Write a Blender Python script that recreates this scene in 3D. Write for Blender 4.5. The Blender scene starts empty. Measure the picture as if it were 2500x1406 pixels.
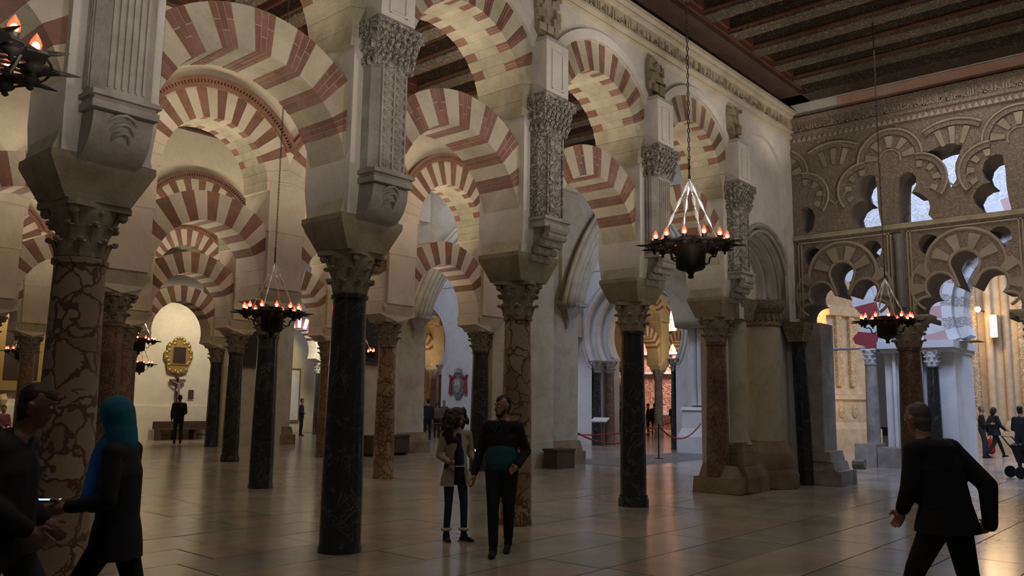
import bpy, bmesh, math, random
from mathutils import Vector, Matrix, noise as mn
from math import pi, sin, cos, radians as rad, sqrt, atan2
random.seed(7)
S = bpy.context.scene
COL = S.collection
# ---------------------------------------------------------------- camera
YAW, PITCH, ROLL, FPX, EYE = .720372, .136392, .0140600, 2016.9, 1.6
fw = Vector((cos(YAW)*cos(PITCH), sin(YAW)*cos(PITCH), sin(PITCH)))
r0 = Vector((sin(YAW), -cos(YAW), 0)); u0 = r0.cross(fw)
rt = cos(ROLL)*r0+sin(ROLL)*u0; up = -sin(ROLL)*r0+cos(ROLL)*u0
cd = bpy.data.cameras.new('camera'); cam = bpy.data.objects.new('camera', cd); COL.objects.link(cam)
M = Matrix((rt, up, -fw)).transposed().to_4x4(); M.translation = Vector((0, 0, EYE)); cam.matrix_world = M
cd.sensor_width = 36; cd.lens = FPX/2500*36; cd.clip_start = .05; cd.clip_end = 300
S.camera = cam
# ---------------------------------------------------------------- view, world
S.view_settings.view_transform = 'Standard'; S.view_settings.look = 'None'
S.view_settings.gamma = 1; S.view_settings.use_curve_mapping = False
S.view_settings.exposure = 0.35
w = bpy.data.worlds.new('world'); S.world = w; w.use_nodes = True
w.node_tree.nodes['Background'].inputs[0].default_value = (.80, .76, .74, 1)
w.node_tree.nodes['Background'].inputs[1].default_value = .035
S.cycles.max_bounces = 5; S.cycles.diffuse_bounces = 3; S.cycles.glossy_bounces = 3
S.cycles.caustics_reflective = False; S.cycles.caustics_refractive = False
S.cycles.sample_clamp_indirect = 3
S.cycles.use_denoising = True
# ---------------------------------------------------------------- lights
WARM = (1, .84, .63); NEUT = (1, .88, .76); COOL = (.58, .69, 1.0)
def light(kind, loc, power, color=WARM, size=.2, to=None, spot=150, blend=.8, size_y=None):
    d = bpy.data.lights.new('scene_light', kind); d.energy = power; d.color = color
    if kind == 'AREA':
        d.size = size
        if size_y: d.shape = 'RECTANGLE'; d.size_y = size_y
    else: d.shadow_soft_size = size
    if kind == 'SPOT': d.spot_size = rad(spot); d.spot_blend = blend
    o = bpy.data.objects.new('scene_light', d); COL.objects.link(o); o.location = loc
    if to is not None: o.rotation_euler = (Vector(to)-Vector(loc)).to_track_quat('-Z', 'Y').to_euler()
    return o
COLX = [-.055, 2.79, 5.635, 8.48, 11.325, 14.17, 17.015]
RA, RB, RC, RD = 7.33, 13.4, 19.35, 25.4
# up-lighters of the hall: unseen spots in mid-nave standing in for those on the imposts, aimed at the vaulting above
for x in (1.35, 4.2, 7.05, 9.9, 12.7):
    light('SPOT', (x, 3.6, 3.2), 135, NEUT, .3, (x, 5.6, 8), 150)             # main nave, towards the near arcade
for x in (1.35, 4.2, 7.05, 9.9, 12.7, 15.5):
    light('SPOT', (x, RA+3.0, 3.4), 225 if x < 12 else 105, WARM, .3, (x, RA+2.2, 8), 168)      # second nave
for x in (4.2, 7.05, 9.9, 12.7, 15.5):
    light('SPOT', (x, RB+2.6, 3.3), 220, WARM, .3, (x, RB+1.6, 8), 168)
    light('SPOT', (x, RC+2.6, 3.3), 210, WARM, .3, (x, RC+2.0, 8), 168)
for x in (10.0, 15.4): light('SPOT', (x, 27.6, 5.6), 400, (1, .85, .60), .3, (x, 30.5, 2.2), 120)
# soft fill light added under the nave ceilings to lift the dark lower parts
for x in (2.5, 9.0, 15.2): light('AREA', (x, 3.0, 7.7), 48, (1, .92, .84), 3.0, (x, 3.0, 0))
for x in (5.5, 12.5):
    for y in (RA+3, RB+3, RC+3): light('AREA', (x, y, 7.7), 30, WARM, 3.0, (x, y, 0))
for x in (6.5, 9.9, 13.3, 16.0): light('SPOT', (x, 5.7, 6.6), 20, NEUT, .1, (x, 7.0, 8.1), 120)     # cornice lights
light('SPOT', (13.2, 2.6, 3.2), 150, NEUT, .3, (17, 3.2, 6.5), 110)
# ---------------------------------------------------------------- helpers
def tag(o, label=None, cat=None, group=None, kind=None):
    if label: o['label'] = label
    if cat: o['category'] = cat
    if group: o['group'] = group
    if kind: o['kind'] = kind
    return o
def empty(name, loc=(0, 0, 0), rz=0, label=None, cat=None, group=None, kind=None):
    o = bpy.data.objects.new(name, None); COL.objects.link(o); o.location = loc; o.rotation_euler = (0, 0, rz)
    o.empty_display_size = .1
    return tag(o, label, cat, group, kind)
def link(name, me, parent=None, loc=None, rz=None):
    o = bpy.data.objects.new(name, me); COL.objects.link(o)
    if parent: o.parent = parent
    if loc is not None: o.location = loc
    if rz is not None: o.rotation_euler = (0, 0, rz)
    return o
class MB:
    def __init__(s): s.v = []; s.f = []; s.m = []; s.cur = 0
    def face(s, idx): s.f.append(tuple(idx)); s.m.append(s.cur)
    def add(s, vs, fs):
        b = len(s.v); s.v += [tuple(v) for v in vs]
        for f in fs: s.face([b+i for i in f])
        return s
    def box(s, a, b, taper=None, mat=None):
        (x0, y0, z0), (x1, y1, z1) = a, b
        t = taper or 0
        vs = [(x0, y0, z0), (x1, y0, z0), (x1, y1, z0), (x0, y1, z0), (x0+t, y0+t, z1), (x1-t, y0+t, z1), (x1-t, y1-t, z1), (x0+t, y1-t, z1)]
        if mat: vs = [mat @ Vector(v) for v in vs]
        return s.add(vs, [(0, 3, 2, 1), (4, 5, 6, 7), (0, 1, 5, 4), (1, 2, 6, 5), (2, 3, 7, 6), (3, 0, 4, 7)])
    def frust(s, c, z0, z1, h0, h1):      # rectangular frustum, half sizes h0 -> h1
        x, y = c
        vs = [(x-h0[0], y-h0[1], z0), (x+h0[0], y-h0[1], z0), (x+h0[0], y+h0[1], z0), (x-h0[0], y+h0[1], z0),
              (x-h1[0], y-h1[1], z1), (x+h1[0], y-h1[1], z1), (x+h1[0], y+h1[1], z1), (x-h1[0], y+h1[1], z1)]
        return s.add(vs, [(0, 3, 2, 1), (4, 5, 6, 7), (0, 1, 5, 4), (1, 2, 6, 5), (2, 3, 7, 6), (3, 0, 4, 7)])
    def lathe(s, prof, n=16, c=(0, 0), a0=0, a1=2*pi, cap=True, mat=None, flute=0):
        full = abs(a1-a0-2*pi) < 1e-6; k = n if full else n+1; b = len(s.v)
        for r, z in prof:
            for i in range(k):
                a = a0+(a1-a0)*i/n; rr = r*(1-flute*(i % 2))
                v = Vector((c[0]+rr*cos(a), c[1]+rr*sin(a), z)); s.v.append(tuple(mat @ v if mat else v))
        for j in range(len(prof)-1):
            for i in range(n):
                i2 = (i+1) % k
                s.face((b+j*k+i, b+j*k+i2, b+(j+1)*k+i2, b+(j+1)*k+i))
        if cap:
            s.face([b+i for i in range(k)][::-1]); s.face([b+(len(prof)-1)*k+i for i in range(k)])
        return s
    def tube(s, pts, r, n=6, closed=False, flat=None):
        pts = [Vector(p) for p in pts]; m = len(pts); b = len(s.v)
        rs = r if isinstance(r, (list, tuple)) else [r]*m
        pe = None
        for i, p in enumerate(pts):
            if closed: t = pts[(i+1) % m]-pts[i-1]
            else: t = pts[min(i+1, m-1)]-pts[max(i-1, 0)]
            t.normalize()
            if pe is None:
                h = Vector((0, 0, 1)) if abs(t.z) < .9 else Vector((1, 0, 0)); e = t.cross(h).normalized()
            else: e = (pe-t*pe.dot(t)).normalized()
            pe = e; g = t.cross(e)
            for k in range(n):
                a = 2*pi*k/n; s.v.append(tuple(p+e*(rs[i]*cos(a))+g*(rs[i]*(flat or 1)*sin(a))))
        for i in range(m if closed else m-1):
            j = (i+1) % m
            for k in range(n):
                s.face((b+i*n+k, b+i*n+(k+1) % n, b+j*n+(k+1) % n, b+j*n+k))
        if not closed: s.face([b+k for k in range(n)][::-1]); s.face([b+(m-1)*n+k for k in range(n)])
        return s
    def ball(s, c, r, n=8, m=6, sc=(1, 1, 1)):
        b = len(s.v); c = Vector(c)
        for j in range(m+1):
            t = pi*j/m
            for i in range(n):
                a = 2*pi*i/n; s.v.append((c.x+r*sc[0]*sin(t)*cos(a), c.y+r*sc[1]*sin(t)*sin(a), c.z-r*sc[2]*cos(t)))
        for j in range(m):
            for i in range(n):
                s.face((b+j*n+i, b+j*n+(i+1) % n, b+(j+1)*n+(i+1) % n, b+(j+1)*n+i))
        return s
    def prism(s, poly, y0, y1, axis='y', d=None):   # extrude polygon; axis y: poly=(x,z); axis x: poly=(y,z)
        n = len(poly)
        mk = (lambda p, t: (p[0], t, p[1])) if axis == 'y' else ((lambda p, t: (t, p[0], p[1])) if axis == 'x' else (lambda p, t: (p[0], p[1], t)))
        return s.add([mk(p, y0) for p in poly]+[mk(p, y1) for p in poly],
                     [tuple(range(n)), tuple(range(2*n-1, n-1, -1))]+[(i, n+i, n+(i+1) % n, (i+1) % n) for i in range(n)])
    def mesh(s, name, mats, smooth=False, fix=True, jit=0):
        me = bpy.data.meshes.new(name)
        vs = s.v
        if jit: vs = [tuple(Vector(v)+mn.noise_vector(Vector(v)*3.1)*jit) for v in vs]
        me.from_pydata(vs, [], s.f)
        for m in (mats if isinstance(mats, (list, tuple)) else [mats]): me.materials.append(m)
        if any(s.m): me.polygons.foreach_set('material_index', s.m)
        if fix:
            bm = bmesh.new(); bm.from_mesh(me); bmesh.ops.recalc_face_normals(bm, faces=bm.faces); bm.to_mesh(me); bm.free()
        if smooth: me.shade_smooth() if smooth is True else me.shade_auto_smooth() if hasattr(me, 'shade_auto_smooth') else me.shade_smooth()
        if smooth == 'auto':
            me.shade_smooth()
            try: me.set_sharp_from_angle(angle=rad(38))
            except Exception: pass
        return me
    def obj(s, name, mats, parent=None, loc=None, rz=None, smooth=False, **k):
        return link(name, s.mesh(name, mats, smooth, **k), parent, loc, rz)
def slab(name, outer, holes, t, mats, parent=None, mtx=None, z=0):
    """flat plate with holes, extruded by t (uses the 2D curve filler), returned as a mesh object"""
    cu = bpy.data.curves.new(name, 'CURVE'); cu.dimensions = '2D'; cu.fill_mode = 'BOTH'; cu.extrude = t/2
    for pl in [outer]+list(holes):
        sp = cu.splines.new('POLY'); sp.points.add(len(pl)-1); sp.use_cyclic_u = True
        for i, p in enumerate(pl): sp.points[i].co = (p[0], p[1], 0, 1)
    tmp = bpy.data.objects.new('tmp', cu); COL.objects.link(tmp)
    dg = bpy.context.evaluated_depsgraph_get(); dg.update()
    me = bpy.data.meshes.new_from_object(tmp.evaluated_get(dg)); bpy.data.objects.remove(tmp); bpy.data.curves.remove(cu)
    me.materials.clear()
    for m in (mats if isinstance(mats, (list, tuple)) else [mats]): me.materials.append(m)
    if mtx is not None: me.transform(mtx)
    me.name = name
    return link(name, me, parent)
def YZ(x):   # curve plane (u,v,n) -> world: u=Y, v=Z, n=X
    return Matrix(((0, 0, 1, x), (1, 0, 0, 0), (0, 1, 0, 0), (0, 0, 0, 1)))
def XZ(y):   # u=X, v=Z, n=Y
    return Matrix(((1, 0, 0, 0), (0, 0, 1, y), (0, 1, 0, 0), (0, 0, 0, 1)))
def copy_tree(o, parent=None):
    c = o.copy(); COL.objects.link(c); c.parent = parent
    for ch in o.children: copy_tree(ch, c)
    return c
def arcp(cx, cz, r, a0, a1, n): return [(cx+r*cos(rad(a0+(a1-a0)*i/n)), cz+r*sin(rad(a0+(a1-a0)*i/n))) for i in range(n+1)]
# ---------------------------------------------------------------- materials
def mat(name, rough=.8, metal=0, spec=.35):
    m = bpy.data.materials.new(name); m.use_nodes = True; nt = m.node_tree; b = nt.nodes['Principled BSDF']
    b.inputs['Roughness'].default_value = rough; b.inputs['Metallic'].default_value = metal
    b.inputs['Specular IOR Level'].default_value = spec
    return m, nt, b
def N(nt, t, **k):
    n = nt.nodes.new(t)
    for a, v in k.items():
        if a in n.inputs: n.inputs[a].default_value = v
        else: setattr(n, a, v)
    return n
def ramp(nt, fac, stops, interp='LINEAR'):
    r = N(nt, 'ShaderNodeValToRGB'); cr = r.color_ramp; cr.interpolation = interp
    cr.elements[0].position, cr.elements[0].color = stops[0][0], (*stops[0][1], 1)
    cr.elements[1].position, cr.elements[1].color = stops[-1][0], (*stops[-1][1], 1)
    for p, c in stops[1:-1]:
        e = cr.elements.new(p); e.color = (*c, 1)
    nt.links.new(fac, r.inputs[0]); return r.outputs[0]
def mixc(nt, fac, a, b, mode='MIX'):
    n = N(nt, 'ShaderNodeMix', data_type='RGBA', blend_type=mode)
    for i, v in ((0, fac), (6, a), (7, b)):
        if hasattr(v, 'is_linked') or hasattr(v, 'links'): nt.links.new(v, n.inputs[i])
        else: n.inputs[i].default_value = v if i == 0 else (*v, 1)
    return n.outputs[2]
def wpos(nt, scale=(1, 1, 1)):
    g = N(nt, 'ShaderNodeNewGeometry'); mp = N(nt, 'ShaderNodeMapping'); mp.inputs['Scale'].default_value = scale
    nt.links.new(g.outputs['Position'], mp.inputs[0]); return mp.outputs[0]
def noise(nt, vec, scale, detail=5, rough=.6, dist=0):
    n = N(nt, 'ShaderNodeTexNoise', Scale=scale, Detail=detail, Roughness=rough, Distortion=dist); nt.links.new(vec, n.inputs['Vector']); return n.outputs[0]
def bump(nt, b, h, strength=.3, dist=.02):
    n = N(nt, 'ShaderNodeBump', Strength=strength, Distance=dist); nt.links.new(h, n.inputs['Height']); nt.links.new(n.outputs[0], b.inputs['Normal'])
def rnd(nt): return N(nt, 'ShaderNodeObjectInfo').outputs['Random']
def math_(nt, op, a, b=0.0):
    n = N(nt, 'ShaderNodeMath', operation=op)
    for i, v in ((0, a), (1, b)):
        if hasattr(v, 'links'): nt.links.new(v, n.inputs[i])
        else: n.inputs[i].default_value = v
    return n.outputs[0]
def stone(name, c1, c2, c3, rough=.85, bs=.35, sc=2.2, var=.12, fine=26):
    m, nt, b = mat(name, rough); p = wpos(nt)
    big = noise(nt, p, sc, 6, .62, .4); f = noise(nt, p, fine, 6, .7)
    col = ramp(nt, big, [(.32, c1), (.5, c2), (.68, c3)])
    col = mixc(nt, math_(nt, 'MULTIPLY', f, .45), col, tuple(x*.55 for x in c1))
    v = ramp(nt, rnd(nt), [(0, (1-var,)*3), (1, (1+var,)*3)])
    col = mixc(nt, 1.0, col, v, 'MULTIPLY'); nt.links.new(col, b.inputs['Base Color'])
    bump(nt, b, math_(nt, 'ADD', f, math_(nt, 'MULTIPLY', big, .6)), bs, .02); return m
M_CREAM = stone('cream_stone', (.40, .35, .25), (.52, .46, .34), (.60, .54, .42))
M_SOFF = stone('mossy_limestone', (.37, .33, .235), (.48, .44, .32), (.60, .55, .42), bs=.7)
M_PINK = stone('pink_cream_stone', (.52, .44, .35), (.62, .53, .43), (.66, .58, .48), var=.08)
M_PLAS = stone('white_plaster', (.52, .49, .45), (.62, .58, .53), (.68, .64, .59), bs=.15, var=.05)
M_CEIL_PLAS = stone('cream_plaster', (.66, .60, .46), (.72, .66, .52), (.76, .70, .56), bs=.1, var=.03, fine=12)
M_BRICK = stone('red_brick', (.19, .098, .066), (.25, .130, .090), (.31, .17, .12), bs=.4, sc=3.5, var=.2)
M_MORT = stone('pale_mortar', (.50, .36, .29), (.56, .42, .34), (.60, .47, .38), bs=.3)
M_CARVE_G = stone('grey_limestone', (.26, .235, .21), (.36, .33, .29), (.46, .43, .39), bs=.5, sc=3)
M_DUSTY = stone('dusty_stone', (.24, .20, .13), (.34, .29, .20), (.42, .37, .27), bs=.6, sc=3)
M_WHITE = stone('whitewashed_stone', (.62, .62, .62), (.70, .70, .70), (.76, .76, .76), bs=.2, var=.05)
M_GOLDST = stone('honey_stone', (.50, .36, .20), (.62, .47, .28), (.70, .56, .36), bs=.5, sc=2.6)
M_PINKPL = stone('pink_plaster', (.50, .29, .22), (.58, .36, .28), (.64, .44, .36), bs=.1, var=.02)
def carved(name, c1, c2, sc=9, bs=1.0, dist=.05):
    """scrolling relief: ridges follow the contour lines of a distorted noise"""
    m, nt, b = mat(name, .9); p = wpos(nt)
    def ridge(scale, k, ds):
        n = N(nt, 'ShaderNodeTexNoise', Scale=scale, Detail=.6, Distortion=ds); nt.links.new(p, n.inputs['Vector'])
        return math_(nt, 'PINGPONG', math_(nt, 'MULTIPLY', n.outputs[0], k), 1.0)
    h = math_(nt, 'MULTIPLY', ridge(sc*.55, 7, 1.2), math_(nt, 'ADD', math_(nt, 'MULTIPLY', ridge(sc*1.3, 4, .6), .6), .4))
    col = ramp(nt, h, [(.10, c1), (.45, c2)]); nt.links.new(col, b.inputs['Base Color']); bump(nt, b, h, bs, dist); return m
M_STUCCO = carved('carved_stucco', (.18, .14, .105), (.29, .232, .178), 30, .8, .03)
M_CAPCARVE = carved('carved_marble', (.13, .118, .10), (.38, .35, .31), 20, .9, .03)
M_CAPDARK = carved('carved_dark_stone', (.16, .13, .09), (.31, .26, .19), 20, .7, .03)
M_GOLDC = carved('carved_honey_stone', (.40, .28, .15), (.66, .51, .31), 13, .9, .04)
def marble_dark():
    m, nt, b = mat('dark_marble', .24, 0, .5); p = wpos(nt)
    n1 = noise(nt, p, 2.0, 8, .6, 1.4); f = noise(nt, p, 14, 5)
    vein = math_(nt, 'ABSOLUTE', math_(nt, 'SUBTRACT', n1, .5))
    col = ramp(nt, vein, [(0, (.16, .15, .14)), (.004, (.05, .05, .052)), (.02, (.02, .021, .023)), (1, (.012, .013, .015))])
    col = mixc(nt, math_(nt, 'MULTIPLY', f, .22), col, (.04, .036, .032)); nt.links.new(col, b.inputs['Base Color'])
    nt.links.new(ramp(nt, f, [(.3, (.16,)*3), (.7, (.30,)*3)]), b.inputs['Roughness']); bump(nt, b, f, .12, .01); return m
M_DARKM = marble_dark()
def breccia(name, pale, mid, dark, sc=5.5, vw=.07):
    m, nt, b = mat(name, .4, 0, .4); p = wpos(nt)
    nn = N(nt, 'ShaderNodeTexNoise', Scale=3.0, Detail=4); nt.links.new(p, nn.inputs['Vector'])
    pm = mixc(nt, .45, p, nn.outputs['Color'], 'ADD')
    v1 = N(nt, 'ShaderNodeTexVoronoi', Scale=sc, feature='DISTANCE_TO_EDGE', Randomness=1.0); nt.links.new(pm, v1.inputs['Vector'])
    v2 = N(nt, 'ShaderNodeTexVoronoi', Scale=sc); nt.links.new(pm, v2.inputs['Vector'])
    v3 = N(nt, 'ShaderNodeTexVoronoi', Scale=sc*3.1, feature='DISTANCE_TO_EDGE'); nt.links.new(pm, v3.inputs['Vector'])
    big = noise(nt, p, 1.4, 3)
    cell = ramp(nt, v2.outputs['Color'], [(.2, pale), (.55, mid), (.85, pale)])
    small = math_(nt, 'LESS_THAN', v3.outputs[0], .09)
    patch = math_(nt, 'GREATER_THAN', big, .56)
    col = mixc(nt, math_(nt, 'MULTIPLY', small, patch), cell, dark)
    col = mixc(nt, math_(nt, 'LESS_THAN', v1.outputs[0], vw), col, dark)
    col = mixc(nt, math_(nt, 'MULTIPLY', noise(nt, p, 30, 3), .35), col, dark)
    nt.links.new(col, b.inputs['Base Color']); bump(nt, b, noise(nt, p, 18, 4), .15, .01); return m
M_BRECC = breccia('breccia_marble', (.36, .27, .18), (.22, .15, .09), (.10, .052, .032), 4.2, .045)
M_BRECF = breccia('red_breccia_marble', (.22, .15, .10), (.15, .09, .06), (.08, .04, .026), 8, .04)
def floor_mat():
    m, nt, b = mat('polished_floor_marble', .2, 0, .42); p = wpos(nt)
    n1 = noise(nt, p, .9, 6, .6, .6); f = noise(nt, p, 7, 6, .7, 1.0); st = noise(nt, wpos(nt, (2, 9, 2)), 2.6, 5, .7)
    col = ramp(nt, n1, [(.3, (.25, .225, .20)), (.5, (.34, .31, .275)), (.7, (.42, .385, .34))])
    col = mixc(nt, math_(nt, 'MULTIPLY', f, .15), col, (.20, .165, .12))
    v = ramp(nt, rnd(nt), [(0, (.74, .76, .72)), (.35, (.95, 1.0, .93)), (.6, (1.04, .98, .90)), (.85, (1.0, .88, .76)), (1, (1.2, 1.14, 1.04))])
    col = mixc(nt, 1.0, col, v, 'MULTIPLY'); nt.links.new(col, b.inputs['Base Color'])
    nt.links.new(ramp(nt, st, [(.3, (.13,)*3), (.7, (.25,)*3)]), b.inputs['Roughness'])
    bump(nt, b, math_(nt, 'ADD', math_(nt, 'MULTIPLY', n1, 3.0), st), .05, .006); return m
M_FLOOR = floor_mat()
M_JOINT = stone('floor_mortar', (.06, .05, .04), (.09, .075, .06), (.12, .10, .08))
M_GREYFL = stone('grey_paving', (.13, .12, .11), (.17, .16, .15), (.21, .20, .19), rough=.5)
M_WOOD = stone('dark_timber', (.055, .034, .024), (.075, .047, .033), (.10, .062, .044), rough=.6, bs=.2, sc=4)
M_WOODR = stone('red_brown_timber', (.11, .045, .030), (.14, .058, .038), (.17, .075, .05), rough=.6, bs=.2)
def painted_wood(name, base, gold, axis):
    m, nt, b = mat(name, .7); p = wpos(nt, (1, 1, 1))
    wv = N(nt, 'ShaderNodeTexNoise', Scale=5.5, Detail=1.0, Distortion=3.2); nt.links.new(p, wv.inputs['Vector'])
    l = math_(nt, 'ABSOLUTE', math_(nt, 'SUBTRACT', wv.outputs[0], .5)); f = noise(nt, p, 12, 3)
    line = math_(nt, 'MULTIPLY', math_(nt, 'LESS_THAN', l, .022), math_(nt, 'GREATER_THAN', f, .42))
    col = mixc(nt, line, base, gold); nt.links.new(col, b.inputs['Base Color']); bump(nt, b, l, .6, .03); return m
M_BEAMS = painted_wood('painted_beam_side', (.040, .028, .022), (.12, .095, .055), 'y')
M_BEAMB = painted_wood('painted_beam_underside', (.062, .050, .036), (.22, .18, .11), 'y')
def flat(name, c, rough=.7, metal=0, emit=None, es=0, alpha=1, trans=0, spec=.35, nv=.25, ns=20):
    m, nt, b = mat(name, rough, metal, spec)
    if emit is None and not trans:
        f = noise(nt, wpos(nt), ns, 4); nt.links.new(mixc(nt, math_(nt, 'MULTIPLY', f, nv*2), c, tuple(x*.6 for x in c)), b.inputs['Base Color']); bump(nt, b, f, .12, .01)
    else: b.inputs['Base Color'].default_value = (*c, 1)
    if emit: b.inputs['Emission Color'].default_value = (*emit, 1); b.inputs['Emission Strength'].default_value = es
    if trans: b.inputs['Transmission Weight'].default_value = trans
    return m
M_IRON = flat('black_iron', (.016, .013, .012), .55, .3)
M_STEEL = flat('polished_steel', (.95, .95, .96), .38, .85, nv=0)
M_FLAME = flat('lit_filament', (1, .6, .4), .5, emit=(1, .50, .26), es=26)
M_GLASSR = flat('red_bulb_glass', (.9, .12, .06), .15, trans=.7, emit=(1, .16, .07), es=.55)
M_GILT = flat('gilt_wood', (.42, .29, .10), .4, .5, ns=14, nv=.4)
M_PAINT = flat('dark_canvas', (.035, .022, .016), .5, ns=3, nv=.4)
M_ROPE = flat('red_rope', (.30, .035, .03), .8)
M_LAMPW = flat('lamp_glow_warm', (1, .8, .5), emit=(1, .66, .34), es=14)
# ---------------------------------------------------------------- floor
def project(P):
    d = Vector(P)-Vector((0, 0, EYE)); z = d.dot(fw)
    if z < .1: return None
    return 1250+FPX*d.dot(rt)/z, 703-FPX*d.dot(up)/z, z
fl = MB().box((-6, -6, -.3), (70, 44, -.012)).obj('floor', M_JOINT); tag(fl, kind='structure')
slabs = []; k = 0; rs = random.Random(5)
ys = [4.03+.765*i for i in range(-10, 38)]
for i, y in enumerate(ys):
    x = -4-rs.random()*2
    while x < 48:
        L = rs.choice((.95, 1.3, 1.55, 1.9, 2.3))*(.9+.2*rs.random()); slabs.append((x, y, x+L, y+.765)); x += L
near, far_ = [], []
for s in slabs:
    pts = [project((a, b, 0)) for a in (s[0], (s[0]+s[2])/2, s[2]) for b in (s[1], s[3])]
    vis = [p for p in pts if p and -40 < p[0] < 2540 and p[1] < 1440]
    (near if vis else far_).append((min([p[2] for p in vis]) if vis else 99, s))
near.sort(); pieces = near[:300]; rest = [s for _, s in near[300:]]+[s for _, s in far_ if s[0] > -3]
for _, (a, b, c, d) in pieces:
    m = MB(); g = .006; h = rs.uniform(-.0015, .0015); t = rs.uniform(-.0012, .0012); t2 = rs.uniform(-.0012, .0012)
    m.add([(a+g, b+g, -.03), (c-g, b+g, -.03), (c-g, d-g, -.03), (a+g, d-g, -.03), (a+g, b+g, h+t), (c-g, b+g, h+t2), (c-g, d-g, h-t), (a+g, d-g, h-t2)],
          [(4, 5, 6, 7), (0, 1, 5, 4), (1, 2, 6, 5), (2, 3, 7, 6), (3, 0, 4, 7)])
    m.obj('floor_slab', M_FLOOR, fl, fix=False)
m = MB()
for a, b, c, d in rest:
    g = .004; h = 0
    m.add([(a+g, b+g, h), (c-g, b+g, h), (c-g, d-g, h), (a+g, d-g, h), (a+g, b+g, -.03), (c-g, b+g, -.03), (c-g, d-g, -.03), (a+g, d-g, -.03)],
          [(0, 1, 2, 3), (0, 4, 5, 1), (1, 5, 6, 2), (2, 6, 7, 3), (3, 7, 4, 0)])
tag(m.obj('floor_paving', M_FLOOR, fl, fix=False), kind='stuff')
# ---------------------------------------------------------------- ceilings
ZC = 8.08
ce = MB().box((-2, -3, ZC+.55), (17.7, 31, ZC+.75)).obj('ceiling', M_WOOD); tag(ce, kind='structure')
def nave_ceiling(x0, x1, y0, y1, first, ew=.14):
    m = MB().box((x0, y1-ew, ZC), (x1, y1, ZC+.14)).box((x0, y0, ZC), (x1, y0+ew, ZC+.14)); m.obj('edge_plank', M_WOOD, ce)
    MB().box((x0, y1-ew-.04, ZC+.10), (x1, y1-ew+.02, ZC+.2)).box((x0, y0+ew-.02, ZC+.1), (x1, y0+ew+.04, ZC+.2)).obj('edge_moulding', M_WOODR, ce)
    yc = y0+ew-.02; ye = y1-ew+.02; x = first
    while x > x0: x -= .94
    me1 = MB().box((-.20, yc, ZC+.16), (.20, ye, ZC+.56)).mesh('ceiling_beam', M_BEAMS)
    m2 = MB()
    # underside board with a scalloped outline
    n = int((ye-yc)/.09)
    pl = [(-.15-.02*abs(sin(i*.9)), yc+(ye-yc)*i/n) for i in range(n+1)]+[(.15+.02*abs(sin(i*.9)), yc+(ye-yc)*i/n) for i in range(n, -1, -1)]
    m2.prism(pl, ZC+.115, ZC+.16, axis='z'); me2 = m2.mesh('beam_soffit', M_BEAMB)
    m3 = MB()
    for s in (-1, 1):
        m3.box((s*.20-.02, yc, ZC+.16), (s*.20+.02, ye, ZC+.20)); m3.box((s*.235-.03, yc, ZC+.44), (s*.235+.03, ye, ZC+.56))
    for yy in (yc+.06, ye-.06): m3.box((.2, yy-.05, ZC+.2), (.74, yy+.05, ZC+.56))
    me3 = m3.mesh('beam_moulding', M_WOODR)
    while x < x1:
        if x > x0+.2:
            b = link('ceiling_beam', me1, ce, (x, 0, 0)); link('beam_soffit', me2, b); link('beam_moulding', me3, b)
        x += .94
nave_ceiling(3, 17, -1.5, 6.98, 12.36, .52)
MB().box((16.5, -1.5, ZC), (17, 6.98, ZC+.3)).obj('ceiling_beam', M_BEAMS, ce)
nave_ceiling(3, 17.4, RA+.4, RB-.4, 11.6)
nave_ceiling(3, 17.4, RB+.4, RC-.4, 12.0)
nave_ceiling(3, 17.4, RC+.4, RD-.4, 12.3)
nave_ceiling(3, 17.4, RD+.4, 30.5, 12.1)
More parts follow.
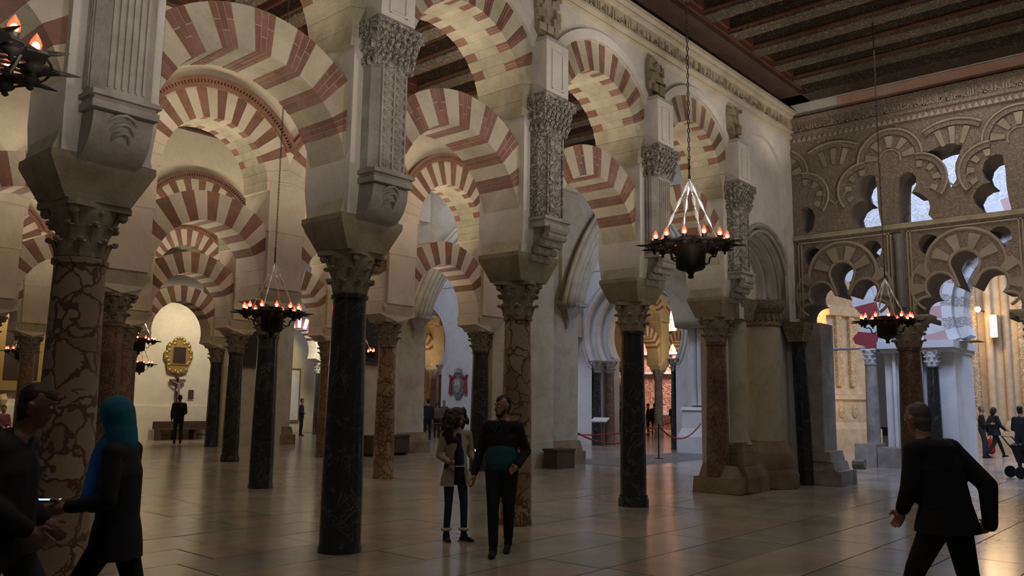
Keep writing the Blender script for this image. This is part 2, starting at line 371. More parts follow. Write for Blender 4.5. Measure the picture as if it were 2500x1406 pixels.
# ---------------------------------------------------------------- arches
def vous(cz, ri, ro, a0, a1, y0, y1, clip=None, seg=2, hw=None):
    """one wedge of an arch, centre (0,cz); angles in degrees"""
    m = MB(); I, O = [], []
    for i in range(seg+1):
        a = rad(a0+(a1-a0)*i/seg); R = ro
        if clip and abs(cos(a)) > 1e-6: R = min(ro, clip/abs(cos(a)))
        I.append((ri*cos(a), cz+ri*sin(a))); O.append((R*cos(a), cz+R*sin(a)))
    return m.prism(I+O[::-1], y0, y1)
def arch_type(cz, ri, ro, th, pitch, wred, nred, low, clip, mst, bricks=False, tab=0, sof=None):
    """list of (name, mesh, [sub meshes]) shared by every arch of the type"""
    out = []; g = .12; h = th/2; rr = random.Random(int(cz*100+ri*37))
    cs = [90+pitch*(k-(nred-1)/2) for k in range(nred)]
    for c in cs:
        a0, a1 = c-wred/2, c+wred/2; pro = rr.uniform(.002, .007)
        if tab:
            for s in (-1, 1):
                ya, yb = (-h-pro, -h+tab) if s < 0 else (h-tab, h+pro)
                core = vous(cz, ri-.001, ro, a0, a1, ya+(.012 if s < 0 else 0), yb-(.012 if s > 0 else 0), clip)
                subs = []
                if bricks and s < 0:
                    for q in range(3):
                        b0 = a0+(a1-a0)*q/3; b1 = a0+(a1-a0)*(q+1)/3; rm = ri+(ro-ri)*(.38 if q % 2 else .62)
                        for (ra, rb) in ((ri-.004, rm-.005), (rm+.005, ro+.002)):
                            subs.append(vous(cz, ra, rb, b0+.2, b1-.2, ya, yb, clip, 1).mesh('brick', M_BRICK, fix=False))
                out.append(('brick_voussoir', core.mesh('brick_voussoir', M_MORT if subs else M_BRICK), subs))
            out.append(('stone_voussoir', vous(cz, ri, ro, a0, a1, -h+tab, h-tab, clip).mesh('stone_voussoir', sof or mst), []))
        else:
            subs = []
            if bricks:
                for q in range(3):
                    b0 = a0+(a1-a0)*q/3; b1 = a0+(a1-a0)*(q+1)/3; rm = ri+(ro-ri)*(.38 if q % 2 else .62)
                    for (ra, rb) in ((ri-.006, rm-.005), (rm+.005, ro+.003)):
                        ym = h*(.3 if q % 2 else -.25)
                        sp = ((-h-pro, ym-.006), (ym+.006, h+pro)) if ra < ri else ((-h-pro, h+pro),)
                        for yy in sp: subs.append(vous(cz, ra, rb, b0+.17, b1-.17, yy[0], yy[1], clip, 1).mesh('brick', M_BRICK, fix=False))
            out.append(('brick_voussoir', vous(cz, ri, ro, a0, a1, -h-(0 if subs else pro), h+(0 if subs else pro), clip).mesh('brick_voussoir', M_MORT if subs else M_BRICK), subs))
    ed = [(cs[i]+wred/2, cs[i+1]-wred/2) for i in range(nred-1)]
    for side in (0, 1):
        e = cs[0]-wred/2; s0 = -low; n = 3
        for j in range(n):
            a0, a1 = s0+(e-s0)*j/n, s0+(e-s0)*(j+1)/n
            ed.append((a0, a1) if side == 0 else (180-a1, 180-a0))
    for a0, a1 in ed:
        m = vous(cz, ri, ro, a0+g, a1-g, -h, h, clip, 3)
        me = m.mesh('stone_voussoir', [mst, sof or mst])
        for p in me.polygons:      # the soffit keeps rougher, bare stone
            c = p.center; r = sqrt(c.x**2+(c.z-cz)**2)
            if abs(p.normal.y) < .3 and r < ri+.05: p.material_index = 1
        out.append(('stone_voussoir', me, []))
    return out
def place_arch(T, xc, yc, label, group, name):
    r = empty(name, (xc, yc, 0), 0, label, 'arch', group)
    for nm, me, subs in T:
        o = link(nm, me, r)
        for s in subs: link('brick', s, o)
    return r
HS = 1.4225
TA_L = arch_type(3.91, 1.07, 1.51, .62, 19.2, 9.2, 7, 19, HS, M_CREAM, True, 0, M_SOFF)
TA_U = arch_type(5.57, 1.0, 1.44, .80, 15.0, 6.4, 9, 10, HS, M_SOFF, True, .2, M_SOFF)
TA_Lp = [(n, m, []) for n, m, s in arch_type(3.91, 1.07, 1.51, .62, 19.2, 9.2, 7, 19, HS, M_CREAM, False, 0, M_SOFF)]
TA_Up = arch_type(5.57, 1.0, 1.44, .80, 15.0, 6.4, 9, 10, HS, M_SOFF, False, .2, M_SOFF)
TB_L = arch_type(3.63, .98, 1.49, .62, 18.5, 8.8, 7, 17, HS, M_PINK, False, 0, M_PINK)
TB_U = arch_type(5.43, .98, 1.50, .80, 15.4, 7.2, 9, 5, HS, M_PINK, False, .18, M_SOFF)
# moulding over the upper arches of the rear rows: band plus dentils
mm = MB()
for i in range(28):
    a0, a1 = 27+126*i/28, 27+126*(i+1)/28
    q = vous(5.43, 1.50, 1.56, a0, a1, -.47, -.30, None, 1); mm.add(q.v, q.f)
    q = vous(5.43, 1.61, 1.67, a0, a1, -.52, -.30, None, 1); mm.add(q.v, q.f)
    q = vous(5.43, 1.56, 1.61, a0+.9, (a0+a1)/2, -.49, -.30, None, 1); mm.add(q.v, q.f)
    q = vous(5.43, 1.56, 1.61, (a0+a1)/2+.9, a1, -.49, -.30, None, 1); mm.add(q.v, q.f)
ME_MOULD = mm.mesh('brick_moulding', M_BRICK, fix=False)
def spandrel(cz, R, z0, z1, th, m, n=28, hs=HS):
    a = math.acos(min(1, hs/R)) if R > hs else 0
    arc = [(R*cos(a+(pi-2*a)*i/n), cz+R*sin(a+(pi-2*a)*i/n)) for i in range(n+1)]
    pl = [(hs, z1), (-hs, z1)]+arc[::-1] if z0 is None else [(hs, z0), (hs, z1), (-hs, z1), (-hs, z0)]+arc[::-1]
    o = slab('wall_panel', pl, [], th, m, None, XZ(0)); me = o.data; bpy.data.objects.remove(o); return me
ME_SPA = spandrel(5.57, 1.44, 5.5, 7.22, .80, M_PLAS)
ME_SPB = spandrel(5.43, 1.50, 5.5, 7.20, .80, M_CEIL_PLAS)
qq = MB()
for i in range(26):
    q = vous(5.57, 1.45, 1.60, 30+120*i/26, 30+120*(i+1)/26, -.455, -.38, None, 1); qq.add(q.v, q.f)
ME_ARCHV = qq.mesh('plaster_archivolt', M_PLAS)
# ---------------------------------------------------------------- columns
def shaft_me(r0, r1, m, z1=2.74, plinth=False):
    prof = [(r0+.012, 0), (r0+.012, .05), (r0, .08), (r0, .6), ((r0*.55+r1*.45), 1.6), (r1, z1-.12), (r1, z1-.06), (r1+.022, z1-.05), (r1+.022, z1-.01), (r1, z1)]
    if plinth: prof = [(r0+.035, 0), (r0+.035, .10), (r0+.02, .13), (r0+.02, .16)]+prof[2:]
    return MB().lathe(prof, 28).mesh('shaft', m, 'auto')
def capital_me(m, r=.18, z0=2.74, z1=3.2):
    b = MB(); H = z1-z0
    b.lathe([(r, z0), (r+.01, z0+.02), (r+.012, z0+.10), (r+.02, z0+.2), (r+.05, z0+.3), (r+.085, z1-.06), (r+.085, z1-.05)], 20)
    def leaf(a, zb, h, w, out):
        t = Matrix.Rotation(a, 4, 'Z'); n = 5; pts = []
        for i in range(n+1):
            u = i/n; rr = r+.006+out*(u**2.2)+.015*u; z = zb+h*(u if u < .85 else .85-(u-.85)*1.2); ww = w*(.55+.6*sin(pi*min(u, .8)))
            pts.append((rr, ww, z))
        base = len(b.v)
        for rr, ww, z in pts:
            for y, dr in ((-ww, -.012), (0, .018), (ww, -.012)):
                b.v.append(tuple(t @ Vector((rr+dr, y, z))))
            b.v.append(tuple(t @ Vector((rr-.03, 0, z))))
        for i in range(n):
            o = base+i*4; p = o+4
            for j, k2 in ((0, 1), (1, 2), (2, 3), (3, 0)): b.face((o+j, o+k2, p+k2, p+j))
        o = base+n*4; b.face((o, o+1, o+2, o+3))
        b.ball(t @ Vector((r+out+.02, 0, zb+h*.80)), .028, 6, 4, (1, 1.3, .8))
    for k in range(8): leaf(k*pi/4+.2, z0+.01, .17, .05, .055)
    for k in range(8): leaf(k*pi/4+.2+pi/8, z0+.14, .17, .05, .07)
    for k in range(4):
        a = pi/4+k*pi/2; t = Matrix.Rotation(a, 4, 'Z')
        b.ball(t @ Vector((r+.125, 0, z1-.08)), .048, 8, 5, (1, .8, 1)); b.tube([t @ Vector((r+.03, 0, z0+.26)), t @ Vector((r+.09, 0, z1-.10))], .022, 6)
        leaf(k*pi/2, z0+.27, .13, .04, .05)
    s2 = r+.115
    pl = []
    for k in range(4):
        a = pi/4+k*pi/2; c = Vector((cos(a), sin(a)))*s2*1.25; d = Vector((cos(a+pi/2), sin(a+pi/2)))
        pl += [tuple(c-d*.03), tuple(c+d*.03)]
        e = Vector((cos(a+pi/4), sin(a+pi/4)))*(s2*.86); pl.append(tuple(e))
    b.prism(pl, z1-.05, z1, axis='z')
    return b.mesh('capital', m, 'auto')
ME_CAP_D = capital_me(M_DUSTY); ME_CAP_G = capital_me(M_CAPDARK); ME_CAP_L = capital_me(M_CARVE_G); ME_CAP_W = capital_me(M_WHITE, .15)
SH = {k: shaft_me(.21, .178, m) for k, m in (('dark', M_DARKM), ('breccia', M_BRECC), ('red', M_BRECF), ('grey', M_CARVE_G))}
SH['dark_p'] = shaft_me(.205, .178, M_DARKM, plinth=True); SH['big'] = shaft_me(.232, .20, M_BRECC); SH['dark1'] = shaft_me(.222, .182, M_DARKM)
def column(x, y, kind, cap, label, group, rz=0, sc=1):
    r = empty('column', (x, y, 0), rz, label, 'column', group); tag(r, kind='thing')
    link('shaft', SH[kind], r); link('capital', cap, r)
    if sc != 1: r.scale = (sc, sc, 1)
    return r
# ---------------------------------------------------------------- piers above the columns
def impost_mb(hx=.43, hy=.36):
    b = MB(); b.frust((0, 0), 3.20, 3.50, (.27, .27), (hx, hy)); b.box((-hx, -hy, 3.50), (hx, hy, 3.56)); return b
ME_IMP = impost_mb().mesh('impost', M_DUSTY, jit=.01); ME_IMPB = impost_mb().mesh('impost', M_CREAM)
ME_PIERA = MB().frust((0, 0), 3.56, 3.9, (.36, .36), (.38, .40)).box((-.38, -.40, 3.9), (.38, .40, 5.50)).mesh('pier_body', M_PLAS)
ME_PIERB = MB().box((-.36, -.40, 3.56), (.36, .40, 4.6)).box((-.38, -.41, 4.6), (.38, .41, 5.50)).mesh('pier_body', M_PINK)
def corbel_me(kind):
    b = MB()
    if kind == 'rolls':       # curved modillion built of stacked rolls
        for i in range(5):
            u = i/4; y = -.36-.30*sin(u*pi/2); z = 3.52+.36*(1-cos(u*pi/2)) if False else 3.50+.36*u
            for x in (-.13, 0, .13):
                b.tube([(x-.062, y, z), (x+.062, y, z)], .055, 8)
        b.prism([(-.30, 3.5), (-.36, 3.5), (-.55, 3.72), (-.66, 3.88), (-.30, 3.88)], -.15, .15, axis='x')
    else:                     # cushion with incised arches
        prof = [(-.30, 3.46)]+[(-.36-.28*sin(t*pi/2/6), 3.50+.36*(1-cos(t*pi/2/6))) for t in range(7)]+[(-.30, 3.88)]
        b.prism(prof, -.24, .24, axis='x')
        for rr in (.10, .15, .20):
            b.tube([(rr*1.0*cos(a), -.40-.28*max(0, sin(a)), 3.56+rr*1.5*max(0, sin(a))) for a in [pi*i/10 for i in range(11)]], .014, 6)
    b.box((-.27, -.68, 3.88), (.27, -.34, 3.94)); b.box((-.25, -.65, 3.94), (.25, -.34, 3.98)); b.box((-.28, -.70, 3.98), (.28, -.34, 4.02))
    return b.mesh('corbel', M_CARVE_G, 'auto', jit=.006)
PW = .25
def pilaster_me(kind):
    """half-octagon pilaster shaft z 4.02..5.2 with its relief"""
    b = MB(); fr = -.62; ch = .09
    pl = [(-PW, -.36), (-PW, fr+ch), (-PW+ch, fr), (PW-ch, fr), (PW, fr+ch), (PW, -.36)]
    b.prism(pl, 4.02, 5.2, axis='z')
    if kind == 'flute':
        for i in range(6):
            x = -PW+ch+.02+i*(2*PW-2*ch-.04)/5; b.box((x-.010, fr-.016, 4.08), (x+.010, fr+.01, 5.14))
        for s in (-1, 1):
            for i in range(3):
                y = fr+ch+.03+i*.05; b.box((s*PW-.012, y-.009, 4.08), (s*PW+.012, y+.009, 5.14))
    elif kind == 'diamond':
        for cx in (-.085, .085):
            for k2 in range(11):
                z = 4.14+k2*.1
                for rr in (.068, .036):
                    q = [(cx, z-rr*.8), (cx+rr, z), (cx, z+rr*.8), (cx-rr, z)]
                    for i in range(4):
                        (xa, za), (xb, zb) = q[i], q[(i+1) % 4]; b.tube([(xa, fr-.010, za), (xb, fr-.010, zb)], .017, 4)
        for x in (-.165, 0, .165): b.box((x-.010, fr-.024, 4.06), (x+.010, fr, 5.16))
    else:
        for x in (-.16, .16): b.box((x-.012, fr-.02, 4.06), (x+.012, fr, 5.16))
        for k2 in range(5): b.box((-.11, fr-.014, 4.1+k2*.21), (.11, fr, 4.1+k2*.21+.17), taper=0)
    return b.mesh('pilaster', M_CAPCARVE if kind in ('carved',) else M_CARVE_G, fix=True)
def pcap_me():
    b = MB()
    b.frust((0, -.49), 5.2, 5.55, (PW-.01, .14), (PW+.06, .20)); b.box((-PW-.08, -.73, 5.55), (PW+.08, -.34, 5.68))
    for i in range(6):
        x = -.22+i*.088
        for zz, o in ((5.22, .0), (5.36, .03), (5.50, .055)):
            b.tube([(x, -.635-o, zz), (x, -.67-o, zz+.07), (x, -.70-o, zz+.10), (x, -.675-o, zz+.12)], [.02, .028, .02, .008], 5)
    for i in range(3):
        for zz, o in ((5.24, 0), (5.40, .03), (5.54, .05)):
            for s in (-1, 1): b.ball((s*(PW+.01+o), -.60+i*.09, zz), .035, 6, 4, (1, .8, 1.6))
    return b.mesh('pilaster_capital', M_CAPCARVE, jit=.01)
def block_me():
    b = MB(); b.box((-.24, -.66, 5.68), (.24, -.36, 6.46)); b.frust((0, -.50), 6.46, 6.54, (.24, .16), (.20, .12))
    for x in (-.13, .10): b.box((x, -.675, 5.80), (x+.03, -.655, 6.34))
    b.box((-.13, -.675, 5.80), (.13, -.655, 5.83)); b.box((-.13, -.675, 6.31), (.13, -.655, 6.34))
    return b.mesh('panelled_block', M_PLAS)
def rubble_me(z0, z1, wd, seed):
    b = MB(); rr = random.Random(seed); z = z0
    while z < z1:
        h = rr.uniform(.06, .13); x = -wd
        while x < wd:
            wv = rr.uniform(.08, .18); d = rr.uniform(.44, .56)
            b.box((x, -d, z), (min(x+wv, wd+.02), -.36, z+h), taper=.008); x += wv
        z += h
    return b.mesh('rubble_core', M_DUSTY, jit=.03)
ME_PCAP, ME_BLOCK = pcap_me(), block_me()
ME_CORB = {k: corbel_me(k) for k in ('rolls', 'cushion')}; ME_PIL = {k: pilaster_me(k) for k in ('flute', 'diamond', 'carved')}
def place_pier(x, y, row, label, group, corb=None, pil=None, seed=1):
    r = empty('pier', (x, y, 0), 0, label, 'pier', group); tag(r, kind='thing')
    if row == 'A':
        link('impost', ME_IMP, r); link('pier_body', ME_PIERA, r); link('corbel', ME_CORB[corb], r); link('pilaster', ME_PIL[pil], r)
        link('pilaster_capital', ME_PCAP, r); link('panelled_block', ME_BLOCK, r)
        tag(link('rubble_core', rubble_me(6.54, 7.22, .20, seed), r), kind='stuff')
    else:
        link('impost', ME_IMPB, r); link('pier_body', ME_PIERB, r)
    return r
ORD = ['first', 'second', 'third', 'fourth', 'fifth', 'sixth', 'seventh']
# ---- near arcade
wA = MB().box((COLX[0]-HS, RA-.40, 7.22), (17.6, RA+.40, 8.10)).obj('wall_near_arcade', M_PLAS); tag(wA, kind='structure')
shaftA = [('big', 'near'), ('big', 'n'), ('dark1', ''), ('breccia', ''), ('dark_p', ''), ('red', '')]
lab = ['yellow and brown breccia column at the left edge of the near arcade', 'thick mottled breccia column behind the dark blurred walker at the left',
       'tall near-black marble column, left of the woman in the beige coat', 'mottled breccia column right behind the man in the teal jacket',
       'near-black marble column standing below the largest chandelier', 'worn red-brown column set against the broken stone base']
for i in range(1, 6):
    column(COLX[i], RA, shaftA[i][0], ME_CAP_D, lab[i], 'columns of the near arcade', rz=.15*i)
pk = [None, ('cushion', 'flute'), ('cushion', 'diamond'), ('rolls', 'carved'), ('rolls', 'flute'), ('rolls', 'carved')]
pl_ = [None, 'stone pier with a fluted pilaster above the thick breccia column at the left', 'stone pier whose pilaster is carved with rows of diamonds',
       'stone pier with a finely carved pilaster above the breccia column behind the couple', 'stone pier with a fluted pilaster left of the largest chandelier',
       'ruined stone pier with broken pilaster, last before the corner of the hall']
for i in range(1, 6): place_pier(COLX[i], RA, 'A', pl_[i], 'piers of the near arcade', *pk[i], seed=i)
nm = ['cut off by the left edge of the photo', 'nearest and largest of them', 'between the diamond pilaster and the breccia column', 'left of the largest chandelier', 'half hidden behind the largest chandelier']
for i in range(0, 5):
    xc = (COLX[i]+COLX[i+1])/2; br = i in (1, 2, 3)
    place_arch(TA_L if br else TA_Lp, xc, RA, 'lower striped arch of the near arcade, '+nm[i], 'lower arches of the near arcade', 'horseshoe_arch')
    place_arch(TA_U if i in (2, 3) else TA_Up, xc, RA, 'upper striped arch of the near arcade, '+nm[i], 'upper arches of the near arcade', 'upper_arch')
    link('wall_panel', ME_SPA, wA, (xc, RA, 0)); link('plaster_archivolt', ME_ARCHV, wA, (xc, RA, 0))
# ---- rear arcades
rows = [(RB, 'second', [1, 2, 3, 4, 5], ['breccia', 'red', 'dark', 'breccia', 'dark', None], ME_CAP_G),
        (RC, 'third', [1, 2, 3, 4, 5], ['red', 'breccia', 'red', 'dark_p', 'red', None], ME_CAP_G),
        (RD, 'fourth', [1, 2, 3, 4, 5], ['red', 'red', 'red', 'red', 'dark', None], ME_CAP_G)]
pos = ['leftmost', 'second from the left', 'third from the left', 'fourth from the left', 'fifth from the left']
for (Y, rn, cols, kinds, cap) in rows:
    wl = MB().box((COLX[1], Y-.40, 7.22 if False else 7.20), (17.6, Y+.40, 8.10)).obj('wall_%s_arcade' % rn, M_CEIL_PLAS); tag(wl, kind='structure')
    for j, i in enumerate(cols):
        kd = kinds[i-1] if i-1 < len(kinds) else 'dark'
        cname = {'dark': 'near-black marble', 'dark_p': 'near-black marble', 'breccia': 'mottled breccia', 'red': 'red-brown marble'}[kinds[i-1]]
        column(COLX[i], Y, kinds[i-1], cap, '%s column in the %s arcade back, %s there' % (cname, rn, pos[j]), 'columns of the %s arcade' % rn, rz=.2*i)
        place_pier(COLX[i], Y, 'B', 'plain cream pier on its impost in the %s arcade back, %s there' % (rn, pos[j]), 'piers of the %s arcade' % rn)
        xc = COLX[i]+HS
        if i == 5: continue
        place_arch(TB_L, xc, Y, 'lower striped arch in the %s arcade back, %s there' % (rn, pos[j]), 'lower arches of the %s arcade' % rn, 'horseshoe_arch')
        a = place_arch(TB_U, xc, Y, 'upper striped arch with dentil moulding in the %s arcade back, %s there' % (rn, pos[j]), 'upper arches of the %s arcade' % rn, 'upper_arch')
        link('brick_moulding', ME_MOULD, a); link('wall_panel', ME_SPB, wl, (xc, Y, 0))
# ---------------------------------------------------------------- text relief / cornice on the near arcade
def kufic(x0, x1, z0, z1, seed):
    """relief strokes of a band of angular script (x along the band), returned as list of boxes"""
    r = random.Random(seed); out = []; x = x0; h = z1-z0
    while x < x1:
        k = r.random()
        if k < .5: out.append((x, z0, x+.018, z0+h*r.uniform(.55, 1)))
        elif k < .75: out.append((x, z0+h*.15, x+.05, z0+h*.27)); out.append((x+.035, z0+h*.15, x+.05, z0+h*.5))
        else: out.append((x, z0, x+.07, z0+h*.12)); out.append((x+.05, z0, x+.064, z0+h*.38))
        x += r.uniform(.03, .075)
    return out
def cornice(parent, x0, x1, y):
    prof = [(0, 7.30), (-.05, 7.32), (-.06, 7.36), (-.02, 7.38), (-.03, 7.42), (-.09, 7.44), (-.09, 7.48), (-.055, 7.50), (-.055, 7.72), (-.10, 7.74), (-.12, 7.78), (-.09, 7.80), (-.16, 7.84), (-.17, 7.90), (-.10, 7.92), (-.08, 7.94), (0, 7.94)]
    b = MB().prism([(y+p[0], p[1]) for p in prof], x0, x1, axis='x'); o = b.obj('cornice', M_CREAM, parent)
    m = MB()
    for a, z0, c, z1 in kufic(x0+2.0, x1-.3, 7.515, 7.70, 3)+kufic(11.6, 12.9, 7.95, 8.05, 9):
        m.box((a, y-(.068 if z0 < 7.9 else .012), z0), (c, y-.045 if z0 < 7.9 else y+.01, z1))
    tag(m.obj('inscription', M_DUSTY, o), kind='stuff')
cornice(wA, 2.0, 17.0, RA-.40)
# ---------------------------------------------------------------- corner bay: portal, blind niche, engaged column
for k, (rr, ya, yb) in enumerate(((1.20, 6.95, 7.13), (1.08, 7.13, 7.33), (.97, 7.33, 7.53), (.86, 7.53, 7.75))):
    xc, zc = 15.62, 3.93
    lo = arcp(xc, zc, rr, 196, -16, 36)
    pl = [(14.35, 3.2), (lo[0][0], 3.2)]+lo+[(lo[-1][0], 3.2), (17.05, 3.2), (17.05, 7.22), (14.35, 7.22)]
    if k == 0:       # front skin carries the tall blind niche as well
        lo = arcp(15.6, 5.98, 1.06, 180, 0, 30); pl = [(14.35, 3.2), (14.54, 3.2)]+lo+[(16.66, 3.2), (17.05, 3.2), (17.05, 7.22), (14.35, 7.22)]
        slab('wall_panel', pl, [], .07, M_PLAS, wA, XZ(6.93+.035))
        lo = arcp(xc, zc, rr, 196, -16, 36); pl = [(14.35, 3.2), (lo[0][0], 3.2)]+lo+[(lo[-1][0], 3.2), (17.05, 3.2), (17.05, 7.22), (14.35, 7.22)]
        ya = 7.0
    slab('wall_panel', pl, [], yb-ya, M_PLAS, wA, XZ((ya+yb)/2))
pm = MB()
for (rr, yy, t) in ((1.25, 6.97, .045), (1.13, 6.98, .03), (1.10, 7.15, .05), (.99, 7.35, .05), (.88, 7.55, .04)):
    pm.tube([(x, yy, z) for x, z in arcp(15.62, 3.93, rr, 190, -10, 30)], t, 8)
pm.obj('portal_moulding', M_CARVE_G, wA, smooth=True)
MB().box((16.45, 7.12, 0), (17.05, 7.75, 3.25)).box((16.95, 6.85, 0), (17.5, 7.75, 3.4)).box((14.35, 7.25, 0), (14.62, 7.75, 3.25)).obj('wall_panel', M_PLAS, wA)
M_STAIN = stone('stained_limestone', (.17, .11, .055), (.27, .20, .12), (.36, .30, .21), bs=.7, sc=1.6)
# engaged column of the corner (big shaft on a stepped broken base)
r = empty('column', (15.95, 7.22, 0), 0, 'thick plain limestone column with a stepped base in the corner of the hall', 'column'); tag(r, kind='thing')
MB().lathe([(.36, .9), (.345, 1.6), (.335, 3.18), (.335, 3.2)], 28).obj('shaft', M_CREAM, r, smooth='auto')
MB().lathe([(.62, 0), (.64, .25), (.60, .34), (.56, .36), (.55, .66), (.52, .70), (.50, .74), (.42, .82), (.375, .90)], 20).obj('base', M_STAIN, r, smooth='auto', jit=.03)
cb = MB().lathe([(.335, 3.16), (.37, 3.18), (.37, 3.22), (.345, 3.24), (.35, 3.42), (.40, 3.46), (.42, 3.50), (.47, 3.56), (.48, 3.68)], 24)
for i in range(18):
    a = i*pi/9; cb.ball((.36*cos(a), .36*sin(a), 3.33), .05, 6, 4, (.6, .6, 1.4))
cb.obj('capital', M_CAPDARK, r, smooth='auto')
# broken base with half shaft beside the fifth column of the near arcade
r = empty('half_column', (14.75, 7.25, 0), 0, 'pale stone half column standing on the broken base beside the red-brown column', 'column'); tag(r, kind='thing')
MB().lathe([(.30, .86), (.24, .98), (.235, 3.2)], 24).obj('shaft', M_CREAM, r, smooth='auto')
b = MB()
for (a, z0, z1, t) in ((.50, 0, .30, .0), (.46, .30, .50, .03), (.40, .50, .72, .03), (.34, .72, .90, .05)): b.box((-a, -a*.9, z0), (a*.8, a, z1), taper=t)
b.box((-.80, -.42, 0), (-.4, .5, .30), taper=.02); b.box((-.74, -.34, .30), (-.45, .4, .50), taper=.06)
b.obj('broken_base', M_STAIN, r, jit=.05)
b = MB().frust((0, 0), 3.2, 3.6, (.26, .26), (.36, .36))
for i in range(10): b.ball((.28*cos(i*.628), .28*sin(i*.628), 3.42), .06, 6, 4)
b.obj('capital', M_CAPDARK, r, smooth='auto', jit=.02)
# ---------------------------------------------------------------- carved screen wall at the end of the hall
WX = 17.0; BW = 2.26
M_FAN = stone('plain_fan_stone', (.25, .205, .15), (.31, .26, .195), (.36, .31, .24), bs=.3)
wR = MB().box((WX, -3.5, 7.2), (WX+.7, 7.2, 8.75)).obj('wall_screen', M_PLAS); tag(wR, kind='structure')
MB().box((WX-.012, -3, 7.80), (WX, 5.9, 8.04)).obj('pink_band', M_PINKPL, wR)
MB().prism([(WX, 7.18), (WX-.03, 7.2), (WX-.03, 7.34), (WX-.07, 7.36), (WX-.07, 7.42), (WX-.035, 7.44), (WX-.035, 7.66), (WX-.09, 7.68), (WX-.11, 7.74), (WX-.02, 7.78), (WX, 7.8)], -3, 6.95, axis='y').obj('cornice', M_STUCCO, wR)
m = MB()
for a, z0, c, z1 in kufic(-2.5, 6.9, 7.46, 7.64, 21): m.box((WX-.055, a, z0), (WX-.03, c, z1))
for i in range(90): m.prism([(-2.9+i*.11, 7.215), (-2.9+i*.11+.1, 7.215), (-2.9+i*.11+.05, 7.32)], WX-.05, WX-.02, axis='x')
tag(m.obj('inscription', M_FAN, wR), kind='stuff')
O0 = [(6.74, 5.76), (6.61, 5.78), (6.50, 5.70), (6.45, 5.54), (6.50, 5.29), (6.63, 5.21), (6.74, 5.3)]
O1 = [(5.21, 6.22), (5.31, 6.26), (5.42, 6.23), (5.51, 6.14), (5.555, 5.99), (5.52, 5.84), (5.43, 5.74), (5.55, 5.73), (5.66, 5.66), (5.735, 5.52), (5.71, 5.38), (5.61, 5.26), (5.58, 5.14), (5.12, 5.14), (5.16, 5.4), (5.18, 5.63), (5.18, 5.93)]
O2 = [(4.75, 6.10), (4.68, 6.16), (4.59, 6.19), (4.50, 6.15), (4.44, 6.05), (4.45, 5.90), (4.54, 5.76), (4.44, 5.76), (4.34, 5.69), (4.25, 5.58), (4.22, 5.44), (4.26, 5.28), (4.16, 5.15), (4.80, 5.15), (4.80, 5.5), (4.78, 5.9)]
O3 = [(4.34, 6.50), (4.22, 6.52), (3.98, 6.60), (3.77, 6.61), (3.60, 6.53), (3.66, 6.38), (3.74, 6.2), (3.75, 6.04), (3.73, 5.9), (3.84, 5.74), (3.94, 5.78), (4.02, 5.93), (4.05, 6.10), (4.09, 6.26), (4.18, 6.40)]
holes = [O0, O1, O2]
for k in range(3):
    for O in ((O3,) if k == 0 else (O1, O2, O3)): holes.append([(y-BW*k, z) for y, z in O])
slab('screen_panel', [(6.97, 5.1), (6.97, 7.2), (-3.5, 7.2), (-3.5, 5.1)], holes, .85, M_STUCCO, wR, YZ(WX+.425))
def lobed(yc, zc=3.55, s=1.0, dz=0):
    cs = [(0, .70), (-.42, .32), (-.63, -.11), (.42, .32), (.63, -.11)]; R = .245*s; out = []
    for i in range(121):
        a = rad(-28+236*i/120); best = .3
        for (cx, cz) in cs:
            cx, cz = cx*s, cz*s; bq = cx*cos(a)+cz*sin(a); d = bq*bq-(cx*cx+cz*cz-R*R)
            if d > 0: best = max(best, bq+sqrt(d))
        out.append((yc+best*cos(a), zc+dz+best*sin(a)))
    return out
def crescent(yc, sgn):
    hc = (yc+sgn*.60, 4.70); pts = []
    for i in range(48):
        a = 2*pi*i/48; p = (hc[0]+.19*cos(a), hc[1]+.20*sin(a)); d = (p[0]-yc, p[1]-4.26); L = math.hypot(*d)
        if L < .68: p = (yc+d[0]/L*.68, 4.26+d[1]/L*.68)
        pts.append(p)
    return pts
BAYC = [5.94, 5.94-BW, 5.94-2*BW, 5.94-3*BW]
